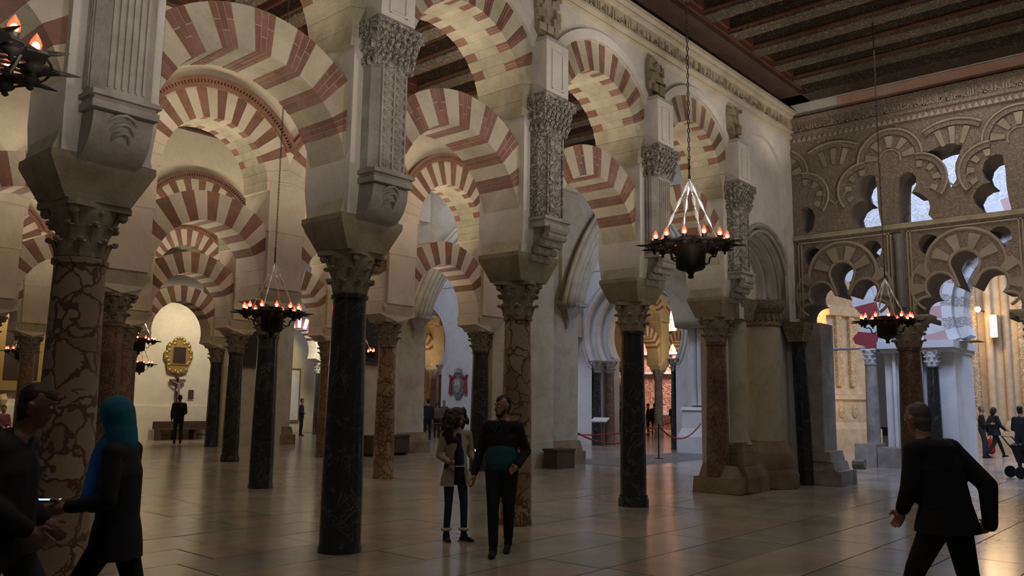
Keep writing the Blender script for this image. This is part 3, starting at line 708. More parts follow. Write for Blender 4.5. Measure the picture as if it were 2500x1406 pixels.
for k, yc in enumerate(BAYC):
    y0, y1 = yc-BW/2, yc+BW/2 if k else 6.97
    lo = lobed(yc); pl = [(y1, 3.3), (lo[0][0], 3.3)]+lo+[(lo[-1][0], 3.3), (y0, 3.3), (y0, 5.12), (y1, 5.12)]
    hs_ = [crescent(yc, -1)]+([crescent(yc, 1)] if k else [crescent(yc, 1)])
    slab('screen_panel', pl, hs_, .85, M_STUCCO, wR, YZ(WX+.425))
    # fans of plain wedge blocks between the carved ones
    for (fy, fz, a0, a1, n, ra, rb) in ((yc, 4.25, 18, 162, 7, .30, .60), (yc-.44, 3.90, 95, 225, 5, .28, .52), (yc+.44, 3.90, -45, 85, 5, .28, .52)):
        for i in range(n):
            if i % 2 == 0 and n == 7 or i % 2 == 1 and n == 5 or False:
                b0 = a0+(a1-a0)*i/n; b1 = a0+(a1-a0)*(i+1)/n
                if not (n == 5 and k == 0 and fy > yc and False):
                    I = arcp(fy, fz, ra, b0, b1, 2); O = arcp(fy, fz, rb, b0, b1, 2)
                    sg = 1 if n == 7 else 1
                    MB().prism(I+O[::-1], WX-.035, WX+.01, axis='x').obj('fan_block', M_FAN, wR)
    rb_ = MB()
    ol = [p for p in lobed(yc, 3.55, 1.0)]
    rb_.tube([(WX-.005, yc+(p[0]-yc)*1.06, 3.55+(p[1]-3.55)*1.05) for p in ol[4:-4]], .03, 6)
    rb_.tube([(WX-.01, p[0], p[1]) for p in arcp(yc, 4.26, .68, -8, 188, 28)], .035, 6)
    for s in (-1, 1):
        rb_.tube([(WX-.01, p[0], p[1]) for p in arcp(yc+s*.46, 3.90, .56, -75 if s < 0 else 95, 85 if s < 0 else 255, 20)] if False else [(WX-.01, yc+s*(.46+.50*cos(t)), 3.90+.52*sin(t)) for t in [(-60+115*i/16)*pi/180 for i in range(17)]], .03, 6)
    for yy in (y0+.14, y0+.20): rb_.box((WX-.04, yy, 3.4), (WX, yy+.025, 5.0))
    for yy in (y1-.14, y1-.20): rb_.box((WX-.04, yy-.025, 3.4), (WX, yy, 5.0))
    rb_.box((WX-.04, y0+.14, 4.98), (WX, y1-.14, 5.01))
    rb_.obj('arch_rib', M_FAN, wR, smooth='auto')
MB().box((WX-.06, -3.5, 5.07), (WX+.5, 6.97, 5.13)).box((WX-.04, -3.5, 5.13), (WX+.5, 6.97, 5.17)).obj('string_course', M_DUSTY, wR)
up_ = MB()
def fan(cy, cz, r0, r1, a0, a1, n, rim=True, first=0, gap=2.0):
    """raised carved ring, rim roll with its shadow groove, and plain wedges with carved ones left between"""
    for i in range(n):
        if i % 2 == first:
            b0, b1 = a0+(a1-a0)*i/n+gap*.3, a0+(a1-a0)*(i+1)/n-gap*.3; I = arcp(cy, cz, r0, b0, b1, 2); O = arcp(cy, cz, r1, b0, b1, 2)
            MB().prism(I+O[::-1], WX-.03, WX+.01, axis='x').obj('fan_block', M_FAN, wR)
    I = arcp(cy, cz, r1+.02, a0, a1, 22); O = arcp(cy, cz, r1+.12, a0, a1, 22)
    MB().prism(I+O[::-1], WX-.045, WX+.01, axis='x').obj('carved_ring', M_STUCCO, wR)
    up_.tube([(WX-.055, p[0], p[1]) for p in arcp(cy, cz, r1+.13, a0, a1, 24)], .022, 6)
for k in range(4):
    cy = 4.91-BW*k; my = 6.02-BW*k
    fan(cy, 6.50, .24, .48, 2, 178, 9)
    up_.tube([(WX-.01, p[0], p[1]) for p in arcp(cy, 6.50, .20, -20, 200, 20)], .018, 5)
    fan(cy-.50, 5.98, .24, .38, 205, 330, 5, first=1) if False else None
    fan(cy+.50, 5.98, .27, .40, -40, 92, 7, first=0); fan(cy-.50, 5.98, .27, .40, 88, 220, 7, first=0)
    fan(my, 6.10, .50, .84, 58, 122, 7, first=1)
    up_.tube([(WX-.01, my+.26, 6.02), (WX-.01, my+.16, 5.9), (WX-.01, my, 5.76), (WX-.01, my-.16, 5.9), (WX-.01, my-.26, 6.02)], .022, 5)
fan(6.67, 5.98, .27, .40, 88, 220, 7, first=0); fan(7.17, 6.50, .24, .48, 118, 178, 3)
up_.obj('arch_rib', M_FAN, wR, smooth='auto')
labR = {0: 'red-brown column with a dark capital under the carved screen', 1: 'column of the carved screen at the right edge of the photo'}
for k in range(3):
    cy = 4.81-BW*k
    column(WX+.28, cy, 'red', ME_CAP_D, labR.get(k, 'outermost column carrying the carved screen'), 'columns of the carved screen', sc=1.12)
    MB().frust((WX+.28, cy), 3.18, 3.32, (.27, .27), (.36, .44)).box((WX-.03, cy-.46, 3.30), (WX+.55, cy+.46, 3.36)).obj('impost', M_DUSTY, wR)
    MB().box((WX-.05, cy-.09, 3.5), (WX, cy+.09, 4.95)).lathe([(.075, 3.5), (.07, 4.8), (.09, 4.86), (.1, 4.95)], 12, (WX-.06, cy)).obj('slate_colonnette', M_GREYFL, wR)
# stone end pier of the screen, dark leaning shaft before it
r = empty('end_pier', (17.35, 6.75, 0), 0, 'grey stone end pier of the carved screen, with a broken stepped base', 'pier'); tag(r, kind='thing')
MB().box((-.30, -.30, .5), (.40, .35, 3.3)).obj('pier_body', M_CARVE_G, r, jit=.01)
b = MB().box((-.35, -.62, 0), (.62, .35, .30)).box((-.33, -.50, .30), (.52, .35, .48), taper=.03).box((-.33, -.44, .48), (.46, .35, .68), taper=.04).lathe([(.10, 0), (.10, .22)], 10, mat=Matrix.Translation((.45, -.62, .42)) @ Matrix.Rotation(pi/2, 4, 'X'))
b.obj('broken_base', M_CARVE_G, r, jit=.035)
r = empty('leaning_shaft', (16.88, 6.80, 0), 0, 'slim near-black marble shaft leaning against the corner of the screen', 'column'); tag(r, kind='thing')
MB().tube([(.06, .0, 0), (.02, .02, 1.4), (-.06, .04, 2.9)], [.15, .145, .13], 20).obj('shaft', M_DARKM, r, smooth='auto')
MB().frust((-.06, .04), 2.9, 3.3, (.16, .16), (.24, .24)).obj('capital', M_CAPDARK, r, jit=.02)
# ---------------------------------------------------------------- solid last bay of the rear arcades, dark canvases, chests
for (Y, rn, lz) in ((RB, 'second', 0), (RC, 'third', 1), (RD, 'fourth', 2)):
    wl = bpy.data.objects['wall_%s_arcade' % rn]
    MB().box((14.3, Y-.28, 0), (16.6, Y+.3, 7.25)).box((14.4, Y-.36, 0), (16.5, Y-.28, .62)).obj('wall_panel', M_CREAM, wl)
    # big transept pier with stepped base
    r = empty('great_pier', (17.0, Y+.15, 0), 0, 'great plain stone pier with a battered base closing the %s arcade back' % rn, 'pier', 'great piers'); tag(r, kind='thing')
    x1 = .86 if lz < 2 else .1
    MB().box((-.95, -.35, .62), (x1-.12, .6, 8.6)).obj('pier_body', M_CREAM, r)
    MB().box((-1.05, -.48, 0), (x1+.06, .7, .34)).box((-1.0, -.43, .34), (x1, .66, .62), taper=.05).obj('base', M_STAIN, r, jit=.02)
    if lz:
        cz = 4.3 if lz == 1 else 4.6
        q = empty('painting', (15.4, Y-.30, 2.6), 0, 'dark canvas high on the wall beyond the %s arcade back' % rn, 'painting', 'dark canvases')
        MB().box((-.85, -.06, 0), (.85, -.0, cz-2.6)).obj('frame', M_WOOD, q); MB().box((-.75, -.075, .1), (.75, -.06, cz-2.7)).obj('canvas', M_PAINT, q)
q = empty('chest', (15.9, RC-.62, 0), 0, 'low dark wooden chest against the wall between two breccia columns', 'chest')
MB().box((-.7, -.22, .08), (.7, .22, .52)).box((-.72, -.24, .52), (.72, .24, .58)).obj('body', M_WOOD, q)
for s in (-.6, .6): MB().box((s-.05, -.2, 0), (s+.05, .2, .08)).obj('foot', M_WOOD, q)
q = empty('chest', (16.3, RB-.70, 0), 0, 'dark wooden box at the foot of the great pier behind the couple', 'chest')
MB().box((-.35, -.22, 0), (.35, .2, .42)).box((-.37, -.24, .42), (.37, .22, .47)).obj('body', M_WOOD, q)
# ---------------------------------------------------------------- transept: pointed arches, white wall, horseshoe portals
def pointed(Y, rn):
    xm, cx, cz, rr = 20.95, 22.6, 2.5, 5.15
    hw_ = 3.3
    def arc(R):
        pts = []; a0 = math.acos((cx-xm)/R) # apex angle from -x axis
        for i in range(19):
            a = (pi-math.asin(min(1, (4.1-cz)/R)))+( (pi-a0)-(pi-math.asin(min(1, (4.1-cz)/R))))*i/18
            pts.append((cx+R*cos(a), cz+R*sin(a)))
        return pts+[(2*xm-x, z) for x, z in pts[::-1][1:]]
    wl = empty('transept_arch', (0, 0, 0), 0, 'wide pointed stone arch with rounded mouldings beyond the %s arcade back' % rn, 'arch', 'pointed transept arches'); tag(wl, kind='thing')
    ap = arc(rr); pl = [(ap[0][0], 4.1)]+ap+[(ap[-1][0], 4.1), (25.9, 4.1), (25.9, 10.5), (16.9, 10.5), (16.9, 4.1)]
    slab('arch_wall', pl, [], .9, M_CREAM, wl, XZ(Y+.15))
    mb = MB()
    for dr, dy, t in ((.03, -.30, .06), (.18, -.33, .085), (.36, -.38, .10), (.56, -.42, .11), (.76, -.46, .12), (.92, -.44, .06)):
        mb.tube([(x, Y+.15+dy-.20, z) for x, z in arc(rr+dr)], t, 8)
    mb.obj('arch_moulding', M_CREAM, wl, smooth=True)
    c = MB().frust((17.25, Y-.28), 3.75, 4.1, (.10, .06), (.42, .22)).box((16.8, Y-.52, 4.1), (17.75, Y-.05, 4.2)); c.tube([(17.2, Y-.28, 3.75), (17.2, Y-.25, 3.5)], [.09, .02], 8); c.obj('corbel', M_CARVE_G, wl)
pointed(RB, 'second'); pointed(RC, 'third')
w26 = empty('wall_transept', (0, 0, 0)); tag(w26, kind='structure')
def horseshoe(yc, zc, r, y0=None, y1=None, th=.3, x=26.15, top=10.5):
    lo = arcp(yc, zc, r, 215, -35, 40); j = 3.2
    return [(y0, 0), (yc-r*.86, 0), (yc-r*.86, j)]+lo+[(yc+r*.86, j), (yc+r*.86, 0), (y1, 0), (y1, top), (y0, top)]
for (yc, ya, yb, rr0) in ((16.85, 11.0, 21.5, 2.12), (28.55, 21.5, 34.0, 1.85)):
    for k in range(3):
        slab('wall_panel', horseshoe(yc, 4.2, rr0-.24*k, ya, yb), [], .42, M_WHITE, w26, YZ(26.2+.42*k))
    b = MB()
    for rr, x, t in ((rr0+.18, 25.98, .035), (rr0+.02, 25.98, .05), (rr0-.22, 26.4, .05), (rr0-.46, 26.82, .05)): b.tube([(x, p[0], p[1]) for p in arcp(yc, 4.2, rr, 212, -32, 36)], t, 6)
    b.box((25.95, ya, 6.65), (26.02, yb, 6.72)); b.obj('portal_moulding', M_WHITE, w26, smooth='auto')
    for s in (-1, 1):
        for k, kd in ((0, 'dark'), (1, 'red')):
            c = column(26.15+.55*k, yc+s*(rr0*.88-.14-.25*k), kd, ME_CAP_L, '%s column in the jamb of the %s white horseshoe portal, %s side' % ('near-black' if kd == 'dark' else 'red-brown', 'first' if yc < 20 else 'far', 'left' if s > 0 else 'right'), 'jamb columns of the white portals', sc=.85)
# clustered gothic pier
r = empty('clustered_pier', (25.55, 13.3, 0), 0, 'pale clustered pier of slim shafts on a high moulded base, right of the red rope', 'pier'); tag(r, kind='thing')
b = MB()
for i, (x, y) in enumerate(((-.75, .35), (-.75, .1), (-.68, -.15), (-.5, -.38), (-.25, -.5), (.05, -.55), (.35, -.5), (.6, -.4))): b.lathe([(.12, 1.55), (.12, 9.8)], 10, (x, y))
b.box((-.7, -.45, 1.5), (.8, .6, 9.9)); b.obj('shaft', M_WHITE, r, smooth='auto')
MB().box((-1.1, -.85, 0), (1.0, .8, .55)).box((-1.05, -.8, .55), (1, .8, .8), taper=.08).box((-.95, -.7, .8), (.9, .7, 1.4)).box((-1.0, -.75, 1.4), (.95, .75, 1.5), taper=.05).obj('base', M_WHITE, r, jit=.012)
# coat of arms on the white wall
r = empty('coat_of_arms', (25.96, 25.83, 2.3), 0, 'painted coat of arms with red tassels and a grey shield on the white wall', 'coat of arms')
def yz_prism(pl, x0, x1): return MB().prism(pl, x0, x1, axis='x')
M_REDP = flat('faded_red_paint', (.30, .05, .06)); M_GREYP = flat('grey_blue_paint', (.16, .19, .20))
def outl(f, n=40): return [f(2*pi*i/n) for i in range(n)]
yz_prism(outl(lambda a: ((.36+.03*sin(9*a))*cos(a), -.02+(.62+.03*sin(9*a))*sin(a))), -.05, 0).obj('cartouche', M_GREYP, r)
yz_prism([(-.22, .26), (.22, .26), (.22, -.08), (.12, -.3), (0, -.38), (-.12, -.3), (-.22, -.08)], -.09, -.05).obj('shield', M_CARVE_G, r)
for i in range(3): yz_prism([(-.13+.1*i, .18), (-.08+.1*i, .18), (-.08+.1*i, -.02), (-.13+.1*i, -.02)], -.10, -.09).obj('shield_bar', M_WHITE, r)
for s in (-1, 1):
    b = MB().prism([(s*.15, .42), (s*.40, .36), (s*.56, .44), (s*.52, .30), (s*.34, .24), (s*.1, .34)], -.08, 0, axis='x')
    b.prism([(s*.42, .28), (s*.50, .26), (s*.56, -.42), (s*.36, -.42)], -.07, 0, axis='x'); b.obj('tassel', M_REDP, r)
yz_prism([(-.22, .50), (.22, .50), (.18, .66), (0, .72), (-.18, .66)], -.10, 0).obj('crown', M_CARVE_G, r)
# ---------------------------------------------------------------- bright arcades beyond the white portals
M_OCH = stone('ochre_limewash', (.52, .40, .22), (.62, .49, .29), (.70, .57, .36), var=.06)
TC_L = arch_type(3.72, .98, 1.45, .62, 16.5, 7.4, 8, 20, HS, M_OCH, False, 0, None); TC_U = arch_type(5.60, .98, 1.44, .80, 14.2, 5.6, 10, 8, HS, M_OCH, False, .18, M_OCH)
ME_PIERC = MB().box((-.36, -.40, 3.56), (.36, .40, 5.5)).mesh('pier_body', M_OCH); ME_SPC = spandrel(5.6, 1.44, 5.5, 8.1, .8, M_OCH)
beyond = [(20.95, [31.75, 34.6, 37.45, 40.3], 'beyond the nearer white portal, front row'), (24.6, [30.9, 33.76, 36.6], 'beyond the nearer white portal, back row'), (31.9, [27.3, 30.15], 'beyond the far white portal by the coat of arms')]
for (Y, xs, where) in beyond:
    we = empty('wall_far_arcade', (0, 0, 0)); tag(we, kind='structure')
    for j, x in enumerate(xs):
        column(x, Y, 'grey' if Y < 30 else 'red', ME_CAP_L, 'column %s, %s' % (where, pos[j]), 'far ochre arcade columns')
        p = empty('pier', (x, Y, 0), 0, 'ochre pier %s, %s' % (where, pos[j]), 'pier', 'far ochre piers'); tag(p, kind='thing'); link('impost', ME_IMPB, p); link('pier_body', ME_PIERC, p)
        if j < len(xs)-1 or Y > 30:
            dx = HS if Y < 30 else -HS
            place_arch(TC_L, x+dx, Y, 'lower arch %s, %s' % (where, pos[j]), 'far ochre arches', 'horseshoe_arch'); place_arch(TC_U, x+dx, Y, 'upper arch %s, %s' % (where, pos[j]), 'far ochre arches', 'upper_arch')
            link('wall_panel', ME_SPC, we, (x+dx, Y, 0))
M_PINKC = carved('carved_rose_stone', (.40, .18, .15), (.70, .42, .36), 5)
q = empty('choir_wall', (45, 26, 0), 0, 'tall rose stone choir front with carved panels and ribs, brightly lit far away', 'choir wall'); tag(q, kind='thing')
MB().box((0, -9, 0), (.8, 8, 9)).obj('wall_body', M_PINKC, q)
for i in range(14): MB().box((-.25, -8.6+i*1.2, .9), (0, -8.3+i*1.2, 8.6)).obj('rib', M_PINKPL, q)
for z in (.9, 3.4, 4.6, 6.8): MB().box((-.35, -9, z), (0, 8, z+.16)).obj('ledge', M_WHITE, q)
light('AREA', (43, 25.5, 6.5), 420, (1, .78, .66), 3, (46, 25.5, 3))
for (x, y, p) in ((33.2, 18.6, 150), (36.5, 23.0, 170), (28.7, 30.2, 120), (31.6, 24.6, 90)): light('SPOT', (x, y, 2.6), p, (1, .74, .42), .3, (x, y+.8, 7), 165)
light('POINT', (28.9, 34.0, 3.5), 60, (1, .85, .62), .3)
wf = MB().box((26.9, 36, 0), (40, 36.4, 9)).obj('wall_far_chapel', M_OCH); tag(wf, kind='structure')
q = empty('painting', (30.6, 35.98, 2.1), 0, 'huge dark figure painting beyond the far white portal', 'painting')
MB().box((-2.8, -.1, 0), (2.8, 0, 4.6)).obj('frame', M_GILT, q); MB().box((-2.65, -.13, .15), (2.65, -.1, 4.45)).obj('canvas', M_PAINT, q)
# yellow-lit room beyond the fourth arcade, arch with purple and white stripes
wy = MB().box((18.2, 33.4, 0), (26, 33.8, 9)).obj('wall_yellow_room', M_CEIL_PLAS); tag(wy, kind='structure')
M_PURP = flat('purple_paint', (.13, .05, .12))
TP = [(n, m if n != 'brick_voussoir' else None, []) for n, m, s in arch_type(3.72, .98, 1.45, .62, 16.5, 7.4, 8, 20, HS, M_WHITE)]
pa = arch_type(3.72, .98, 1.45, .62, 16.5, 7.4, 8, 20, HS, M_WHITE)
for n, me, s in pa:
    if n == 'brick_voussoir': me.materials.clear(); me.materials.append(M_PURP)
place_arch(pa, 21.2, 31.4, 'far arch striped purple and white against the yellow-lit wall', None, 'horseshoe_arch')
column(22.62, 31.4, 'dark', ME_CAP_W, 'slim near-black column with a white capital against the yellow-lit wall', None)
light('SPOT', (21.2, 30.0, 4.6), 210, (1, .86, .50), .3, (21.6, 33.4, 2.6), 130)
q = empty('notice_board', (22.2, 33.38, 0), 0, 'tall white notice board in a thin red frame against the yellow-lit wall', 'notice board')
MB().box((-.75, -.06, .5), (.75, 0, 3.0)).obj('frame', M_BRICK, q); MB().box((-.66, -.08, .6), (.66, -.06, 2.9)).obj('sheet', M_WHITE, q)
# ---------------------------------------------------------------- end wall with gate, paintings, crucifix
wE = MB().box((4, 30.6, 0), (11.7, 31.2, 8.1)).box((13.1, 30.6, 0), (17.9, 31.2, 8.1)).box((11.7, 30.6, 4.4), (13.1, 31.2, 8.1)).box((4, 30.52, 0), (11.7, 30.6, 1.25)).box((13.1, 30.52, 0), (17.9, 30.6, 1.25)).obj('wall_end', M_CEIL_PLAS); tag(wE, kind='structure')
wy2 = MB().box((9, 34, 0), (16, 34.3, 8)).obj('wall_chapel', M_CEIL_PLAS); tag(wy2, kind='structure')
light('POINT', (12.6, 33.2, 3.2), 70, (1, .80, .45), .3)
g = empty('iron_gate', (12.4, 30.62, 0), 0, 'black iron gate of upright bars under a fan-shaped grille', 'gate')
for i in range(11): MB().box((-.66+i*.132-.012, -.012, .1), (-.66+i*.132+.012, .012, 3.2)).obj('bar', M_IRON, g)
b = MB()
for z in (.12, 1.2, 2.0, 2.35, 2.7, 2.95, 3.2): b.box((-.7, -.02, z), (.7, .02, z+.035))
b.box((-.7, -.03, .1), (-.64, .03, 3.25)).box((.64, -.03, .1), (.7, .03, 3.25)); b.obj('gate_frame', M_IRON, g)
MB().box((-.66, -.01, .12), (.66, .01, 1.2)).obj('lower_panel', M_IRON, g)
for i in range(9):
    a = pi*i/8; MB().tube([(0, 0, 3.22), (.68*cos(a), 0, 3.22+.9*sin(a))], .012, 5).obj('fan_bar', M_IRON, g)
q = empty('painting', (10.0, 30.58, 1.85), 0, 'large canvas in a broad gilt frame on the left end wall', 'painting')
MB().box((-.75, -.14, 0), (.75, 0, 2.5)).box((-.85, -.18, -.12), (.85, 0, .06)).prism([(-.7, 2.5), (.7, 2.5), (.45, 2.75), (-.45, 2.75)], -.12, 0).obj('frame', M_GILT, q); MB().box((-.52, -.16, .22), (.52, -.13, 2.25)).obj('canvas', M_PAINT, q)
for sx in (-.45, .25):
    b = MB().lathe([(.02, 0), (.10, .02), (.16, .2), (.10, .38), (.13, .42)], 12, cap=True); b.obj('console', M_GOLDST, q, loc=(sx, -.1, -.62))
q = empty('painting', (15.46, 30.56, 2.45), 0, 'small dark portrait in a lobed carved gilt frame above the crucifix', 'painting')
lob = [(-.38, .08), (-.12, .04), (0, -.02), (.14, .03), (.38, .10), (.42, .34), (.47, .42), (.56, .62), (.55, .86), (.46, .94), (.46, 1.12), (.36, 1.24), (.22, 1.22), (.20, 1.36), (.06, 1.44), (-.08, 1.43), (-.2, 1.34), (-.22, 1.2), (-.38, 1.22), (-.46, 1.1), (-.46, .92), (-.56, .82), (-.56, .60), (-.46, .46), (-.44, .3)]
b = MB().prism(lob, -.09, 0)
for i in range(0, len(lob)): b.ball((lob[i][0]*.86, -.09, .08+(lob[i][1])*.90), .07, 7, 5, (1, .5, 1))
b.obj('frame', M_GILT, q, smooth='auto'); MB().box((-.25, -.12, .40), (.25, -.09, 1.04)).box((-.29, -.13, .36), (.29, -.10, .40)).obj('inner_frame', M_GILT, q)
MB().box((-.24, -.135, .41), (.24, -.12, 1.03)).obj('canvas', M_PAINT, q)
q = empty('crucifix', (15.47, 30.5, 1.38), 0, 'wooden crucifix with a carved figure on the lit end wall', 'crucifix')
MB().box((-.045, -.04, 0), (.045, .03, 1.0)).box((-.31, -.04, .78), (.31, .03, .88)).obj('cross', M_WOODR, q)
M_SKIN = flat('skin', (.34, .19, .125), .6); M_PALEF = flat('carved_figure_paint', (.22, .17, .13))
b = MB().tube([(-.27, -.08, .84), (-.12, -.09, .74), (0, -.10, .70), (.12, -.09, .74), (.27, -.08, .84)], [.02, .03, .05, .03, .02], 7)
b.tube([(0, -.10, .76), (.01, -.10, .62), (.0, -.10, .50), (.02, -.12, .34), (0, -.10, .20), (0, -.09, .12)], [.04, .07, .06, .05, .035, .02], 8); b.ball((.02, -.12, .80), .05, 8, 6)
b.obj('figure', M_PALEF, q, smooth=True); MB().box((-.06, -.13, .44), (.07, -.06, .53)).obj('loincloth', M_WHITE, q)
q = empty('wall_plaque', (16.08, 30.57, 1.55), 0, 'small dark rectangular plaque beside the crucifix', 'plaque'); MB().box((-.10, -.03, 0), (.10, 0, .32)).obj('panel', M_WOOD, q); MB().box((-.12, -.035, -.02), (.12, -.02, 0)).obj('rim', M_IRON, q)
q = empty('bench', (15.7, 30.1, 0), 0, 'long dark wooden bench with a high back below the crucifix', 'bench')
MB().box((-1.1, -.25, .38), (1.0, .2, .43)).obj('seat', M_WOOD, q); MB().box((-1.15, .2, .40), (1.05, .25, .68)).obj('backrest', M_WOOD, q)
for x in (-1.05, -.4, .3, .95): MB().box((x-.04, -.22, 0), (x+.04, .2, .38)).obj('leg', M_WOOD, q)
MB().box((-1.05, -.02, .16), (.95, .02, .20)).obj('stretcher', M_WOOD, q)
# grey stone paving strip in the transept
q = MB().box((17.9, 11.9, -.01), (24.5, 14.2, .006)).obj('floor_strip', M_GREYFL, fl)
# ---------------------------------------------------------------- room beyond the carved screen
M_WCARV = carved('carved_white_stucco', (.50, .50, .51), (.74, .74, .74), 15, .5, .03)
w2 = empty('wall_second_screen', (0, 0, 0)); tag(w2, kind='structure')
yc2, zc2, R2 = 9.9, 3.95, 2.25
def lob2(y0, z0, R, amp, a0, a1, n, k): return [(y0+(R+amp*abs(sin(k*rad(a0+(a1-a0)*i/n))))*cos(rad(a0+(a1-a0)*i/n)), z0+(R+amp*abs(sin(k*rad(a0+(a1-a0)*i/n))))*sin(rad(a0+(a1-a0)*i/n))) for i in range(n+1)]
slab('wall_panel', [(7.2, 3.2), (7.5, 3.2)]+[p for p in arcp(yc2, zc2, R2+.35, 196, -16, 40)][::-1]+[(12.6, 3.2), (12.7, 3.2), (12.7, 9.5), (7.0, 9.5), (7.0, 3.2)], [], .8, M_WCARV, w2, YZ(24.0))
ra = empty('lobed_arch', (24.0, yc2, 0), 0, 'lobed arch striped red and white behind the carved screen', 'arch'); tag(ra, kind='thing')
for i in range(22):
    a0, a1 = -18+216*i/22, -18+216*(i+1)/22
    I = lob2(0, zc2, R2-.32, .22, a0, a1, 5, 6.5); O = arcp(0, zc2, R2+.34, a0, a1, 3)
    MB().prism(I+O[::-1], -.42, .42, axis='x').obj('striped_voussoir', M_REDP if i % 2 else M_WHITE, ra)
for k, (y, kd) in enumerate(((7.62, 'grey'),)):
    c = column(23.75, y, kd, ME_CAP_W, 'pale column on a stone block under the red and white lobed arch', None); c.location.z = .36; c.scale = (.85, .85, .88)
q = empty('stone_block', (23.75, 7.45, 0), 0, 'two big grey stone blocks carrying the pale column beyond the screen', 'stone block')
MB().box((-.45, -.02, 0), (.5, .55, .60)).obj('block', M_CARVE_G, q, jit=.012); MB().box((-.45, -.62, 0), (.55, -.04, .52)).obj('block', M_CARVE_G, q, jit=.012)
r = empty('portal_pier', (24.7, 6.4, 0), 0, 'broad whitewashed pier with twin front columns, lit bluish, right of the screen column', 'pier'); tag(r, kind='thing')
MB().box((-.8, -.85, 0), (1.15, .9, 3.15)).obj('pier_body', M_WHITE, r)
MB().box((-1.25, -.95, 3.15), (1.25, .95, 3.34)).box((-1.15, -.9, 3.05), (1.2, .9, 3.15)).obj('impost', M_WHITE, r)
for y in (-.35, -.05, .3, .62): MB().box((-.95, y-.04, 0), (-.8, y+.04, 3.1)).obj('pilaster', M_WHITE, r)
c = column(23.72, 6.56, 'red', ME_CAP_W, 'pinkish marble column with a white capital on the whitewashed pier, left of its dark twin', None); c.scale = (.8, .8, .97)
c = column(23.72, 6.05, 'dark', ME_CAP_W, 'dark marble column with a white capital, right twin on the whitewashed pier', None); c.scale = (.8, .8, .97)
slab('wall_panel', [(5.0, 3.34), (7.2, 3.34), (7.2, 9.5), (-2.4, 9.5), (-2.4, 3.34), (1.3, 3.34)]+[p for p in arcp(3.5, 4.2, 2.1, 204, -24, 40)][0:0]+[(3.5+2.1*cos(rad(t)), 4.2+2.1*sin(rad(t))) for t in [204-228*i/40 for i in range(41)]], [], .9, M_WCARV, w2, YZ(24.5))
ra = empty('painted_arch', (24.5, 3.5, 0), 0, 'horseshoe arch with pale pink and grey painted blocks springing from the whitewashed pier', 'arch'); tag(ra, kind='thing')
M_PNK = flat('pale_pink_paint', (.55, .36, .34)); M_GRC = carved('grey_carved_block', (.34, .32, .30), (.58, .56, .54), 16, .6)
for i in range(28):
    a0, a1 = -22+224*i/28, -22+224*(i+1)/28
    for j, (ra0, ra1, x0, x1) in enumerate(((2.08, 2.34, -.50, .5), (2.34, 2.85, -.53, -.45), (1.86, 2.08, -.2, .5))):
        MB().prism(arcp(0, 4.2, ra0, a0, a1, 2)+arcp(0, 4.2, ra1, a1, a0, 2), x0, x1, axis='x').obj('painted_voussoir', (M_WHITE, M_GRC, M_PNK)[(i+j) % 2*(1+j % 2)], ra)
# honey-coloured carved altar front and clustered wall far right
r = empty('carved_altarpiece', (32.6, 12.3, 0), rad(-22), 'tall honey-coloured carved stone altarpiece with oval medallions, warmly lit', 'altarpiece'); tag(r, kind='thing')
MB().box((-1.1, -1.5, 0), (1.4, 2.6, .75)).box((-1.0, -1.4, .75), (1.4, 2.6, 1.0), taper=.06).obj('plinth', M_GOLDST, r, jit=.01)
MB().box((-.92, -1.3, 1.0), (1.3, 2.5, 1.85)).box((-1.02, -1.4, 1.85), (1.4, 2.6, 2.0)).box((-.95, -1.3, 2.0), (1.3, 2.5, 2.35), taper=.1).box((-.85, -1.2, 2.35), (1.2, 2.4, 5.0)).box((-1.05, -1.4, 5.0), (1.4, 2.6, 5.35)).box((-.8, -1.0, 5.35), (1.2, 2.2, 6.6)).obj('body', M_GOLDST, r)
for y in (-1.05, -.35, .35, 1.05, 1.8): MB().box((-1.0, y-.14, 2.35), (-.84, y+.14, 5.0)).obj('pilaster', M_GOLDC, r)
for y in (-1.0, -.45, .5, 1.5): MB().ball((-.93, y, 1.42), .28, 14, 8, (.18, .6, 1)).obj('medallion', M_GOLDC, r, smooth=True)
for x in (-.5, .2): MB().ball((x, -1.31, 1.42), .28, 14, 8, (.6, .18, 1)).obj('medallion', M_GOLDC, r, smooth=True); MB().box((x-.14, -1.34, 2.35), (x+.14, -1.19, 5.0)).obj('pilaster', M_GOLDC, r)
light('POINT', (30.4, 12.6, 4.9), 130, (1, .70, .34), .15)
light('SPOT', (29.0, 10.0, 1.2), 130, (1, .76, .45), .2, (32.4, 12.0, 4), 90)
w3 = MB().box((35, -4, 0), (36, 9.2, 9.5)).obj('wall_clustered', M_GOLDST); tag(w3, kind='structure')
for i in range(12):
    y = 7.9-.52*i; MB().lathe([(.30, 0), (.30, .9), (.2, 1.1), (.14, 1.15), (.14, 9.4)], 10, (34.95-.12*(i % 3), y)).obj('wall_shaft', M_GOLDC if i % 3 == 1 else M_GOLDST, w3, smooth='auto')
MB().box((34.3, -4, 0), (35, 8.6, .75)).obj('wall_plinth', M_GOLDST, w3)
light('POINT', (33.2, 6.9, 5.0), 90, (1, .66, .36), .12)
q = empty('wall_lamp', (33.6, 6.95, 5.15), 0, 'small glaring wall lamp beyond the painted arch', 'lamp'); MB().ball((0, 0, 0), .10, 10, 8).obj('bulb', M_LAMPW, q); MB().box((0, -.02, -.02), (1.2, .02, .02)).obj('bracket', M_IRON, q)
